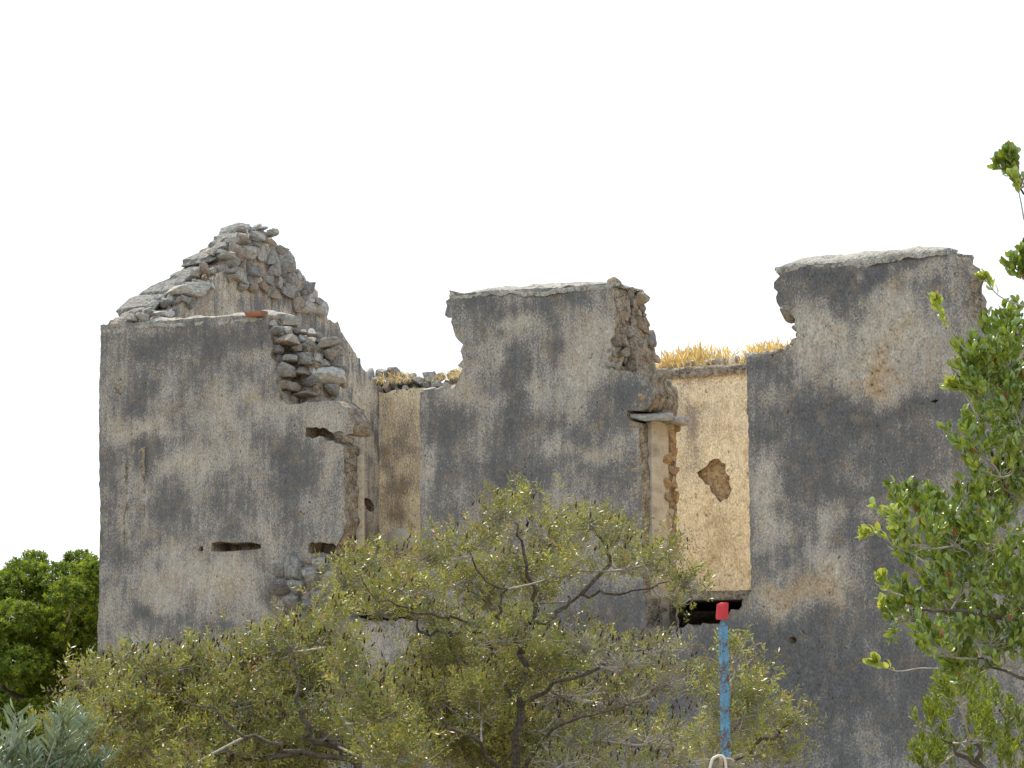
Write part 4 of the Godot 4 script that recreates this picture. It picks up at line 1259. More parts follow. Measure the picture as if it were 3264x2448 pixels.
func grow(root: Node3D, limbs: Array, clumps: Array, trunk_r: float, bark: Material, twig: Material, subs: int, twig_r: float) -> Array:
	# trunk and limbs as given, a bough to every clump, twigs into it; returns [clump, twig ends] pairs
	var o := root.position
	var nodes: Array[Vector3] = []
	for i in limbs.size():
		var pts := smooth_line(limbs[i])
		var st := new_st()
		var local := PackedVector3Array()
		for k in pts.size():
			if k > 2: pts[k] += Vector3(fine.get_noise_1d(k * 17.0 + i * 300.0), fine.get_noise_1d(k * 17.0 + i * 300.0 + 5000.0) * 0.6, fine.get_noise_1d(k * 17.0 + i * 300.0 + 9000.0)) * trunk_r * 2.6
			local.append(pts[k] - o)
		tube(st, local, trunk_r * (1.0 if i == 0 else 0.52), trunk_r * (0.1 if i == 0 else 0.1), 7, 0.5)
		put("trunk" if i == 0 else "limb", done(st), root, bark)
		for k in range(int(pts.size() * (0.35 if i == 0 else 0.25)), pts.size()): nodes.append(pts[k])
	var tw := new_st()
	var res: Array = []
	var order := clumps.duplicate()
	var start := nodes[0]
	order.sort_custom(func(a, b): return Vector3(a[0], a[1], a[2]).distance_to(start) < Vector3(b[0], b[1], b[2]).distance_to(start))
	for c in order:
		var ce := Vector3(c[0], c[1], c[2])
		var rad := Vector3(c[3], c[4], c[3])
		var best := nodes[0]
		var bd := INF
		for n in nodes:
			var q := n.distance_to(ce) + maxf(0.0, n.y - ce.y) * 1.2
			if q < bd:
				bd = q
				best = n
		var hub := ce - Vector3(0, rad.y * 0.4, 0)
		var bow := best.lerp(hub, 0.55) + Vector3(rng.randfn(), -0.4, rng.randfn()) * bd * 0.12
		var line := smooth_line([best, bow, hub], 5)
		var loc := PackedVector3Array()
		for p in line: loc.append(p - o)
		tube(tw, loc, twig_r * 2.2, twig_r * 1.2, 5)
		for k in range(4, line.size(), 3): nodes.append(line[k])
		var ends: Array = []
		for s in (subs if c.size() < 6 or c[5] > 0.5 else subs * 2):
			var e := ce + in_ball() * rad
			var s0: Vector3 = line[line.size() - 1 - rng.randi() % 5]
			var mid := s0.lerp(e, 0.5) + Vector3(rng.randfn(), rng.randfn() - 0.5, rng.randfn()) * s0.distance_to(e) * 0.13
			var tl := smooth_line([s0, mid, e], 3)
			var tlo := PackedVector3Array()
			for p in tl: tlo.append(p - o)
			tube(tw, tlo, twig_r, twig_r * 0.4, 4)
			ends.append([e, (e - mid).normalized(), tl])
		res.append([c, ends])
	put("twigs", done(tw), root, twig).set_meta("kind", "stuff")
	return res

func feathery_shrub(called: String, label: String, limbs: Array, clumps: Array, per_area: float, size: float, pods: float, mats: Dictionary, seed_: int) -> void:
	rng.seed = seed_
	var foot: Vector3 = limbs[0][0]
	var root := place_node(called, self, Vector3(foot.x, 0, foot.z))
	tag(root, label, "shrub", "feathery shrubs below the ruin")
	var l0: Array = limbs[0].duplicate()
	l0[0] = Vector3(foot.x, -0.05, foot.z)
	var ll := limbs.duplicate()
	ll[0] = l0
	var parts := grow(root, ll, clumps, 0.036, mats.bark, mats.twig, 30, 0.0048)
	var where: Array = [[], [], []]
	var tints: Array = [[], [], []]
	var pod_at: Array = []
	var pod_tint: Array = []
	for pr in parts:
		var c: Array = pr[0]
		var ce := Vector3(c[0], c[1], c[2])
		var thick: float = c[5]
		var n := int(c[3] * c[4] * per_area * thick)
		for k in n:
			var e: Array = pr[1][rng.randi() % pr[1].size()]
			var tl: PackedVector3Array = e[2]
			var p: Vector3 = tl[2 + rng.randi() % (tl.size() - 2)] + Vector3(rng.randfn(), rng.randfn(), rng.randfn()) * 0.055
			if rng.randf() < 0.1: p = ce + in_ball() * Vector3(c[3], c[4], c[3]) * 1.08
			var d: Vector3 = (e[1] * 0.6 + Vector3(rng.randfn() * 0.6, 0.65 + rng.randfn() * 0.45, rng.randfn() * 0.6)).normalized()
			var v := rng.randi() % 3
			where[v].append(Transform3D(frame_to(d, rng.randf() * TAU, size * rng.randf_range(0.6, 1.25)), p - root.position))
			var q := rng.randf()
			tints[v].append(tint(mats.leaf_a, mats.leaf_b, rng.randf()) if q < 0.86 else tint(mats.dry, mats.dry, 0.0))
		for k in int(c[3] * c[4] * pods):
			var p := ce + Vector3(rng.randf_range(-1, 1) * c[3], c[4] * rng.randf_range(0.3, 1.35), rng.randf_range(-1, 1) * c[3])
			pod_at.append(Transform3D(frame_to(Vector3(rng.randfn() * 0.25 + 0.15, 1, rng.randfn() * 0.25), 0, rng.randf_range(0.7, 1.3)), p - root.position))
			pod_tint.append(tint(Color(0.05, 0.035, 0.025), Color(0.16, 0.10, 0.05), rng.randf()))
	for v in 3: scatter_mm("foliage", root, mats.spray[v], mats.leaf, where[v], tints[v])
	if pod_at.size(): scatter_mm("seed_heads", root, mats.pod, mats.pod_mat, pod_at, pod_tint)

# ---------------------------------------------------------------- the scene
func _ready() -> void:
	rng.seed = 20
	broad = noise(3, 0.01, 4)
	fine = noise(5, 0.02, 4, 0.55)
	# camera
	var cam := Camera3D.new()
	cam.name = "camera"
	add_child(cam)
	cam.position = Vector3(0, 1.7, 0)
	cam.rotation_degrees.x = 5.8744
	cam.fov = 15.489
	cam.far = 4000.0
	cam.current = true
	# sky
	var env := Environment.new()
	var sky_mat := ProceduralSkyMaterial.new()
	sky_mat.sky_top_color = Color(0.80, 0.90, 1.0)
	sky_mat.sky_horizon_color = Color(0.97, 0.99, 1.0)
	sky_mat.sky_curve = 0.25
	sky_mat.ground_horizon_color = Color(0.9, 0.9, 0.88)
	sky_mat.ground_bottom_color = Color(0.55, 0.5, 0.42)
	sky_mat.sun_angle_max = 0.0
	sky_mat.energy_multiplier = 1.4
	var sky := Sky.new()
	sky.sky_material = sky_mat
	env.background_mode = Environment.BG_SKY
	env.sky = sky
	env.tonemap_mode = Environment.TONE_MAPPER_LINEAR
	env.tonemap_exposure = 1.0
	env.sdfgi_enabled = true
	env.ssao_enabled = true
	env.ssil_enabled = true
	var we := WorldEnvironment.new()
	we.name = "world_environment"
	we.environment = env
	add_child(we)
	# the sun stands high behind the house, to the left
	var sun := DirectionalLight3D.new()
	sun.name = "sun"
	sun.light_energy = 1.6
	sun.light_color = Color(1.0, 0.95, 0.87)
	sun.light_angular_distance = 0.5
	sun.shadow_enabled = true
	add_child(sun)
	var az := deg_to_rad(32.0)
	var el := deg_to_rad(54.0)
	sun.look_at_from_position(Vector3(-sin(az) * cos(el), sin(el), -cos(az) * cos(el)) * 50.0, Vector3.ZERO)

	materials_and_ground()
	build_house()
	print("house ", Time.get_ticks_msec())
	build_plants()
	print("plants ", Time.get_ticks_msec())
	build_small_things()

var core_mat: StandardMaterial3D
var cap_mat: StandardMaterial3D
var bump: ImageTexture

func materials_and_ground() -> void:
	bump = bump_texture(31, 0.03, 9.0)
	core_mat = rough_mat(grain_texture(11, 0.02, [[0.1, Color(0.13, 0.10, 0.075)], [0.45, Color(0.30, 0.235, 0.17)], [0.8, Color(0.42, 0.35, 0.27)]], 256, 0.4), bump, 0.9, 0.97, 1.2)
	cap_mat = rough_mat(grain_texture(12, 0.025, [[0.15, Color(0.17, 0.16, 0.145)], [0.45, Color(0.40, 0.36, 0.30)], [0.85, Color(0.55, 0.50, 0.42)]], 256, 0.45), bump, 0.7, 0.95, 1.2)
	var sets := [
		[Color(0.30, 0.275, 0.245), Color(0.38, 0.345, 0.30), Color(0.235, 0.215, 0.20), Color(0.45, 0.41, 0.36), Color(0.31, 0.25, 0.20)],
		[Color(0.32, 0.25, 0.18), Color(0.38, 0.30, 0.22), Color(0.26, 0.22, 0.185), Color(0.40, 0.28, 0.185), Color(0.34, 0.30, 0.25)],
		[Color(0.50, 0.34, 0.18), Color(0.42, 0.27, 0.13), Color(0.48, 0.39, 0.27), Color(0.36, 0.25, 0.15)],
		[Color(0.50, 0.46, 0.40), Color(0.42, 0.39, 0.34), Color(0.58, 0.54, 0.47)],
	]
	var sd := 40
	for s in sets:
		var l: Array = []
		for c: Color in s:
			sd += 1
			var lo := c * 0.5
			var hi := c * 1.25
			l.append(rough_mat(grain_texture(sd, 0.03, [[0.15, lo], [0.5, c], [0.85, hi]], 128, 0.35), bump, 2.2, 0.95, 1.0))
		stone_mats.append(l)
	for k in 14: stone_meshes.append(rough_block(100 + k, 3, 0.6, 0.6, 9))
	# ground
	var gm := new_st()
	var n := 80
	var at := func(i: int, j: int) -> Vector3:
		var x := signf(i - n / 2) * pow(absf(i - n / 2) / (n / 2.0), 2.2) * 1500.0
		var z := signf(j - n / 2) * pow(absf(j - n / 2) / (n / 2.0), 2.2) * 1500.0
		return Vector3(x, -0.12 + 0.1 * broad.get_noise_2d(x * 8.0, z * 8.0), z)
	for i in n:
		for j in n: face4(gm, at.call(i, j), at.call(i + 1, j), at.call(i + 1, j + 1), at.call(i, j + 1), Vector3.UP)
	var gmat := rough_mat(grain_texture(61, 0.02, [[0.15, Color(0.16, 0.13, 0.08)], [0.5, Color(0.30, 0.25, 0.16)], [0.85, Color(0.40, 0.34, 0.22)]]), bump, 3.0, 1.0, 1.0, true)
	var g := put("ground", done(gm), self, gmat)
	tag(g, "dry earth and straw around the ruin", "ground", "", "structure")

func build_house() -> void:
	var house := place_node("ruined_house", self, Vector3(0, 0, -35))
	house.rotation_degrees.y = -TURN
	tag(house, "roofless ruined stone house with stained grey render and a broken gable", "ruin")
	var light := lin(0.455, 0.395, 0.325)
	var dark := lin(0.135, 0.127, 0.124)
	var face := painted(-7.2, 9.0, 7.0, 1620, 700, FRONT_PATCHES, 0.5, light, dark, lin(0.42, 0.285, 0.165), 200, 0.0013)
	print("painted ", Time.get_ticks_msec())
	var to_front := func(s: float, h: float, d: float) -> Vector3: return Vector3(s, h, -d)
	var wavy := func(s: float, h: float) -> float:
		return 0.035 * broad.get_noise_2d(s * 45.0, h * 45.0) + 0.013 * fine.get_noise_2d(s * 110.0, h * 110.0)
	var to_core := func(s: float, h: float, d: float) -> Vector3: return Vector3(s, h, -0.33 - d)
	var rough_core := func(s: float, h: float) -> float: return -0.03 + 0.06 * fine.get_noise_2d(s * 60.0, h * 60.0)
	var inner := rough_mat(grain_texture(89, 0.02, [[0.1, Color(0.42, 0.35, 0.26)], [0.5, Color(0.60, 0.50, 0.37)], [0.9, Color(0.68, 0.58, 0.43)]]), bump, 1.4, 0.95, 0.5)
	var front := put("front_wall", wall_mesh(ragged(CORE_OUTLINE, 2), [], 0.47, to_core, 0.09, rough_core, Vector2.ZERO, Vector2.ONE, core_mat, core_mat, inner), house)
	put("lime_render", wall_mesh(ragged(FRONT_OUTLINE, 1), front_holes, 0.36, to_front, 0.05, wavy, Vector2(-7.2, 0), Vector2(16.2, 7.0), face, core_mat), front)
	# mortar capping on the three piers
	var prof := [Vector2(-0.012, -0.05), Vector2(-0.02, 0.0), Vector2(0.04, 0.028), Vector2(0.28, 0.105), Vector2(0.5, 0.115), Vector2(0.8, 0.08), Vector2(0.815, -0.06)]
	put("capping", ribbon(Vector2(-6.85, 6.46), Vector2(-3.96, 6.455), prof, 0.06, 1), front, cap_mat)
	put("capping", ribbon(Vector2(-0.93, 6.495), Vector2(1.50, 6.445), prof, 0.06, 2), front, cap_mat)
	put("capping", ribbon(Vector2(3.77, 6.475), Vector2(5.93, 6.435), prof, 0.06, 3), front, cap_mat)
	rng.seed = 31
	for p in PIER_STONES: stone(front, Vector3(p[0], p[1], -p[2] - 0.02), Vector3(p[3], p[4], (p[3] + p[4]) * 0.6), 0 if p[3] < 0.16 else 3 if rng.randf() < 0.2 else 0, 0.25)
	for p in PIER_FILL: stone(front, Vector3(p[0], p[1], -p[2] - 0.05), Vector3(p[3], p[4], p[3]), 0, 0.5)
	for p in FRONT_STONES: stone(front, Vector3(p[0] - (0.055 if p[5] > 0.5 and p[5] < 1.5 else 0.075 if p[5] > 1.5 and p[5] < 2.5 else 0.0), p[1], -p[2]), Vector3(p[3] * 0.75, p[4], p[3]) * (1.15 if p[5] < 2.5 else 1.0), int(p[5]), 0.4)
	var slab_mat := rough_mat(grain_texture(81, 0.03, [[0.1, Color(0.22, 0.205, 0.19)], [0.5, Color(0.40, 0.375, 0.33)], [0.9, Color(0.50, 0.47, 0.41)]], 256, 0.3), bump, 0.8, 0.95, 1.0, true)
	# lintel stones over the two windows
	var lb := rough_block(301, 5, 0.86, 0.16, 2)
	for a in [[1.86, 4.81, 0.26, 0.20, 0.052, 0.24, 0.06], [1.90, 4.80, 0.68, 0.17, 0.05, 0.22, -0.05]]:
		var o := put("lintel_slab", lb, front, slab_mat)
		o.transform = Transform3D(Basis.from_euler(Vector3(a[6], 0.06, 0.03)) * Basis.from_scale(Vector3(a[3], a[4], a[5])), Vector3(a[0], a[1], -a[2]))
	var jamb := put("timber_jamb", rough_block(305, 6, 0.93, 0.10, 0), front, rough_mat(grain_texture(83, 0.02, [[0.1, Color(0.32, 0.26, 0.19)], [0.6, Color(0.55, 0.46, 0.35)]]), bump, 0.5, 0.95, 1.0, true))
	jamb.transform = Transform3D(Basis.from_euler(Vector3(0, 0.3, 0.012)) * Basis.from_scale(Vector3(0.04, 0.60, 0.05)), Vector3(-2.615, 3.95, -0.34))
	var br := put("brick", rough_block(307, 3, 0.92, 0.08, 1), front, rough_mat(grain_texture(84, 0.03, [[0.1, Color(0.30, 0.12, 0.07)], [0.7, Color(0.50, 0.24, 0.15)]]), bump, 0.5))
	br.transform = Transform3D(Basis.from_scale(Vector3(0.15, 0.035, 0.08)), Vector3(-4.1, 6.47, 0.02))
	# smooth plaster inside the right window's splay
	var splay := put("plaster_reveal", rough_block(308, 8, 0.97, 0.04, 0), front, rough_mat(grain_texture(85, 0.02, [[0.1, Color(0.30, 0.25, 0.19)], [0.5, Color(0.50, 0.43, 0.33)], [0.9, Color(0.58, 0.50, 0.39)]]), bump, 1.2, 0.95, 0.5, true))
	splay.transform = Transform3D(Basis.from_scale(Vector3(0.05, 1.35, 0.2)), Vector3(1.855, 3.40, -0.40))

	# gable wall
	var gin := END + 0.8
	var gmat := painted(0.0, 6.1, 8.4, 610, 840, GABLE_PATCHES, 0.46, lin(0.52, 0.445, 0.35), lin(0.15, 0.145, 0.145), lin(0.36, 0.235, 0.14), 300, 0.003)
	var to_gable := func(s: float, h: float, d: float) -> Vector3: return Vector3(gin - d, h, -s)
	var wavy2 := func(s: float, h: float) -> float: return 0.03 * broad.get_noise_2d(s * 50.0 + 99.0, h * 50.0) + 0.012 * fine.get_noise_2d(s * 120.0, h * 120.0)
	var gl := ragged(GABLE_OUTLINE, 5)
	var gable := put("gable_wall", wall_mesh(gl, [], 0.50, func(s: float, h: float, d: float) -> Vector3: return Vector3(gin - 0.3 - d, h, -s), 0.12, rough_core, Vector2.ZERO, Vector2.ONE, core_mat, core_mat), house)
	put("plaster_face", wall_mesh(gl, gable_holes, 0.31, to_gable, 0.06, wavy2, Vector2(0, 0), Vector2(6.1, 8.4), gmat, core_mat), gable)
	rng.seed = 37
	var region := PackedVector2Array(GABLE_RUBBLE)
	var row := 0
	var hh := 6.2
	while hh < 8.2:
		var step := rng.randf_range(0.12, 0.22)
		var s := 0.3 + rng.randf() * 0.1
		while s < 5.0:
			var len := rng.randf_range(0.12, 0.34)
			var c := Vector2(s + len * 0.5, hh + step * 0.5 + rng.randf_range(-0.055, 0.055))
			if Geometry2D.is_point_in_polygon(c, region):
				stone(gable, Vector3(gin + 0.005, c.y, -c.x), Vector3(0.09, step * rng.randf_range(0.55, 0.85), len * 0.58), 0 if rng.randf() < 0.9 else 1, 0.3)
			s += len
		hh += step
		row += 1
	# loose stones along the far slope and the crest
	for i in gl.size():
		if gl[i].y > 6.3 and gl[i].x > 2.2 and rng.randf() < 0.42:
			stone(gable, Vector3(gin - rng.randf_range(0.02, 0.75), gl[i].y + 0.01, -gl[i].x), Vector3(rng.randf_range(0.07, 0.13), rng.randf_range(0.05, 0.09), rng.randf_range(0.07, 0.14)), 0, 0.5)
	# the stepped bed of slabs on the near slope
	var bed_mat := rough_mat(grain_texture(88, 0.03, [[0.15, Color(0.13, 0.122, 0.112)], [0.45, Color(0.29, 0.268, 0.235)], [0.85, Color(0.40, 0.37, 0.32)]], 256, 0.5), bump, 0.6, 0.95, 1.6, true)
	var slope := [[0.30, 6.60, 0.42], [0.72, 6.86, 0.52], [1.15, 7.11, 0.50], [1.56, 7.36, 0.52], [1.95, 7.66, 0.56], [2.28, 7.88, 0.48], [2.58, 8.06, 0.40]]
	for k in slope.size():
		var a: Array = slope[k]
		var w := rng.randf_range(0.46, 0.6)
		var o := put("roof_slab", rough_block(320 + k, 12, 0.78, 0.75, 5), gable, bed_mat)
		o.transform = Transform3D(Basis.from_euler(Vector3(0.50 + rng.randf_range(-0.1, 0.1), rng.randf_range(-0.1, 0.1), rng.randf_range(-0.05, 0.08))) * Basis.from_scale(Vector3(w * 0.52, 0.11, a[2] * 0.58)), Vector3(END + w * 0.5 - 0.02 + rng.randf_range(0, 0.04), a[1] + 0.02, -a[0]))
		for q in 13:
			stone(gable, Vector3(END + rng.randf_range(0.42, 0.84), a[1] + rng.randf_range(-0.05, 0.07), -a[0] - rng.randf_range(-0.24, 0.24)), Vector3(rng.randf_range(0.05, 0.14), rng.randf_range(0.035, 0.08), rng.randf_range(0.05, 0.12)), 3 if rng.randf() < 0.12 else 0, 0.35)
	for a in [[-6.12, 7.06, 0.9, 0.26, 0.12], [-6.3, 6.68, 0.34, 0.13, 0.05], [-6.08, 6.66, 0.36, 0.14, 0.055], [-6.02, 7.62, 1.75, 0.13, 0.055], [-6.1, 7.78, 1.95, 0.1, 0.05], [-6.0, 7.98, 2.35, 0.12, 0.06]]:
		stone(gable, Vector3(a[0], a[1], -a[2]), Vector3(a[3], a[4], a[3]), 3, 0.15)

	# back wall, floor, added cross wall for bounce light
	var bmat := painted(-7.0, 9.0, 6.4, 1280, 512, BACK_PATCHES, 0.12, lin(0.78, 0.62, 0.41), lin(0.26, 0.215, 0.175), lin(0.42, 0.265, 0.12), 400, 0.0012)
	var to_back := func(s: float, h: float, d: float) -> Vector3: return Vector3(s, h, -DEEP - d)
	var wavy3 := func(s: float, h: float) -> float: return 0.02 * broad.get_noise_2d(s * 50.0 + 31.0, h * 50.0) + 0.008 * fine.get_noise_2d(s * 120.0, h * 120.0)
	var bl := [Vector3(-6.1, 0, 0.01), Vector3(-6.1, 5.98, 0.03), Vector3(-4.4, 5.99, 0.02), Vector3(0.5, 6.03, 0.02), Vector3(8.6, 6.0, 0.02), Vector3(8.6, 0, 0.01)]
	var bare_mat := rough_mat(grain_texture(90, 0.03, [[0.1, Color(0.24, 0.15, 0.075)], [0.5, Color(0.46, 0.31, 0.165)], [0.9, Color(0.60, 0.45, 0.27)]], 256, 0.45), bump, 0.7, 0.97, 1.4)
	var bare := ragged(BARE_PATCH, 23)
	var back := put("back_wall", wall_mesh(ragged(bl, 9), [bare], 0.7, to_back, 0.08, wavy3, Vector2(-7.0, 0), Vector2(16.0, 6.4), bmat, core_mat), house)
	put("exposed_masonry", wall_mesh(ragged([Vector3(-1.4, 3.4, 0.01), Vector3(0.3, 3.4, 0.01), Vector3(0.3, 5.3, 0.01), Vector3(-1.4, 5.3, 0.01)], 24), [], 0.5, func(s: float, h: float, d: float) -> Vector3: return Vector3(s, h, -DEEP - 0.05 - d), 0.06, rough_core, Vector2.ZERO, Vector2.ONE, bare_mat, core_mat), back)
	put("capping", ribbon(Vector2(-4.3, 5.93), Vector2(3.0, 5.95), [Vector2(DEEP - 0.05, -0.06), Vector2(DEEP - 0.06, 0.06), Vector2(DEEP, 0.1), Vector2(DEEP + 0.4, 0.16), Vector2(DEEP + 0.72, 0.1), Vector2(DEEP + 0.72, -0.06)], 0.03, 7), back, core_mat)
	put("rubble_core", wall_mesh(ragged([Vector3(-6.5, 5.2, 0.02), Vector3(-6.5, 6.15, 0.06), Vector3(-5.9, 6.2, 0.06), Vector3(-5.2, 6.1, 0.06), Vector3(-4.6, 6.22, 0.06), Vector3(-4.0, 6.2, 0.06), Vector3(-4.0, 5.2, 0.02)], 21), [], 0.4, func(s: float, h: float, d: float) -> Vector3: return Vector3(s, h, -DEEP - 0.3 - d), 0.08, rough_core, Vector2.ZERO, Vector2.ONE, core_mat, core_mat), back)
	rng.seed = 41
	for p in BACK_STONES: stone(back, Vector3(p[0], p[1], -p[2]), Vector3(p[3], p[4], p[3]), int(p[5]), 0.5)
	var hood := rough_block(340, 8, 0.05, 0.06, 0)
	var oven := put("plaster_boss", hood, back, rough_mat(grain_texture(86, 0.02, [[0.1, Color(0.42, 0.35, 0.27)], [0.8, Color(0.58, 0.49, 0.39)]]), bump, 1.0, 0.95, 0.4))
	oven.transform = Transform3D(Basis.from_scale(Vector3(0.24, 0.22, 0.12)), Vector3(-5.64, 3.68, -DEEP + 0.01))
	var fl := [Vector3(-6.0, 0.83, 0.01), Vector3(-2.6, 0.83, 0.01), Vector3(-2.58, 0.36, 0.05), Vector3(-1.5, 0.33, 0.05), Vector3(-1.46, 0.83, 0.01), Vector3(2.12, 0.83, 0.01), Vector3(2.14, 0.22, 0.09), Vector3(2.5, 0.12, 0.1), Vector3(2.8, 0.18, 0.1), Vector3(3.32, 0.06, 0.05), Vector3(3.33, 0.83, 0.01), Vector3(8.5, 0.83, 0.01), Vector3(8.5, 5.33, 0.01), Vector3(-6.0, 5.33, 0.01)]
	put("floor_slab", wall_mesh(ragged(fl, 13), [], 0.11, func(s: float, h: float, d: float) -> Vector3: return Vector3(s, 2.69 - d, -h), 0.1, wavy3, Vector2.ZERO, Vector2.ONE, rough_mat(grain_texture(87, 0.02, [[0.1, Color(0.50, 0.42, 0.31)], [0.8, Color(0.70, 0.61, 0.46)]]), bump, 1.5), core_mat), house)
	var cl := [Vector3(0.81, 0, 0.01), Vector3(0.81, 5.7, 0.03), Vector3(5.33, 5.9, 0.03), Vector3(5.33, 0, 0.01)]
	put("added_bounce_wall", wall_mesh(ragged(cl, 15), [], 0.5, func(s: float, h: float, d: float) -> Vector3: return Vector3(4.3 + d, h, -s), 0.12, wavy3, Vector2(-7.0, 0), Vector2(16.0, 6.4), bmat, core_mat), house)  # unseen wall, added to bounce sunlight onto the back wall

func build_plants() -> void:
	var bark := rough_mat(grain_texture(91, 0.03, [[0.1, Color(0.05, 0.04, 0.032)], [0.6, Color(0.13, 0.105, 0.08)], [0.9, Color(0.2, 0.17, 0.14)]]), bump, 0.3)
	var twig := rough_mat(grain_texture(92, 0.03, [[0.1, Color(0.22, 0.19, 0.16)], [0.8, Color(0.50, 0.45, 0.39)]]), null, 0.3, 0.5)
	var pod := rough_block(350, 2, 0.2, 0.1, 0)
	var pod_st := new_st()
	pod_st.append_from(pod, 0, Transform3D(Basis.from_scale(Vector3(0.006, 0.022, 0.006)), Vector3.ZERO))
	var pm := plain_mat(Color.WHITE, 0.9, 0.2)
	pm.vertex_color_use_as_albedo = true
	var mats := {"bark": bark, "twig": twig, "leaf": leaf_mat(Color(1.0, 0.95, 0.5), 0.4, 0.55, 0.85), "pod": pod_st.commit(), "pod_mat": pm,
		"spray": [spray_mesh(1, 12, 0.13, 0.044, 0.012, 0.9), spray_mesh(2, 11, 0.11, 0.040, 0.012, 0.7), spray_mesh(3, 14, 0.15, 0.046, 0.011, 1.1)],
		"leaf_a": Color(0.16, 0.185, 0.06), "leaf_b": Color(0.43, 0.42, 0.12), "dry": Color(0.30, 0.23, 0.13)}
	feathery_shrub("feathery_shrub", "tallest feathery shrub with forked dark trunk in front of the middle pier", CENTRE_LIMBS, CENTRE_CLUMPS, 3300.0, 1.0, 330.0, mats, 51)
	feathery_shrub("feathery_shrub", "wide feathery shrub with brown seed heads below the slotted left pier", LEFT_LIMBS, LEFT_CLUMPS, 4000.0, 1.0, 620.0, mats, 52)
	feathery_shrub("feathery_shrub", "low feathery shrub growing behind the blue post", RIGHT_LIMBS, RIGHT_CLUMPS, 4200.0, 0.9, 60.0, mats, 53)
	print("shrubs ", Time.get_ticks_msec())

	# dense evergreen behind the left corner
	rng.seed = 61
	var et := place_node("evergreen_tree", self, Vector3(-7.2, 0, -45))
	tag(et, "dense bright green tree standing behind the left corner of the ruin", "tree")
	var limbs := [[Vector3(-7.2, -0.15, -45), Vector3(-7.25, 0.8, -45), Vector3(-7.15, 1.8, -45.1), Vector3(-7.1, 3.0, -45)], [Vector3(-7.25, 0.8, -45), Vector3(-8.0, 1.5, -44.8), Vector3(-8.4, 2.3, -45)], [Vector3(-7.25, 0.8, -45), Vector3(-6.6, 1.6, -45.2), Vector3(-6.4, 2.6, -45)]]
	var parts := grow(et, limbs, EVERGREEN_CLUMPS, 0.14, bark, twig, 10, 0.01)
	var rosette := new_st()
	rosette.set_smooth_group(-1)
	var lr := RandomNumberGenerator.new()
	lr.seed = 5
	for k in 11:
		var a := k * 2.4
		var d := Vector3(cos(a) * 0.8, lr.randf_range(0.2, 1.2), sin(a) * 0.8).normalized()
		leaf_shape(rosette, d * 0.012 + Vector3(0, 0.05 * lr.randf(), 0), d, Vector3(-cos(a), 0.6, -sin(a)), lr.randf_range(0.04, 0.06), 0.02)
	rosette.generate_normals()
	var ros := rosette.commit()
	var where: Array = []
	var tints: Array = []
	for pr in parts:
		var c: Array = pr[0]
		for k in int(c[3] * c[4] * 4600.0):
			var v := in_ball()
			v = v.normalized() * pow(v.length(), 0.35) * (0.86 + 0.5 * fine.get_noise_3d(c[0] * 50.0 + v.x * 60.0, v.y * 60.0, v.z * 60.0))
			var p := Vector3(c[0], c[1], c[2]) + v * Vector3(c[3], c[4], c[3])
			where.append(Transform3D(frame_to(v + Vector3(0, 0.7, 0), rng.randf() * TAU, rng.randf_range(0.7, 1.3)), p - et.position))
			tints.append(tint(Color(0.10, 0.175, 0.02), Color(0.36, 0.42, 0.04), rng.randf()))
	scatter_mm("crown", et, ros, leaf_mat(Color(1.0, 1.0, 0.4), 0.45, 0.5), where, tints)

	broadleaf(bark, twig)
	low_bush(bark, twig)
	olive(bark, twig)
	grass_on_walls()

func sprig_leaves(line: PackedVector3Array, n: int, length: float, out: Array) -> void:
	for k in n:
		var f := 0.25 + 0.75 * pow((k + rng.randf()) / n, 0.7)
		var q := f * (line.size() - 1)
		var i := mini(int(q), line.size() - 2)
		var p := line[i].lerp(line[i + 1], q - i)
		var tg := (line[i + 1] - line[i]).normalized()
		var side := tg.cross(Vector3(rng.randfn(), rng.randfn(), rng.randfn())).normalized()
		var d := (tg * 0.7 + side * rng.randf_range(0.5, 1.0) + Vector3(0, 0.45, 0)).normalized()
		out.append(Transform3D(frame_to(d, rng.randf() * TAU, length * rng.randf_range(0.7, 1.2)), p))

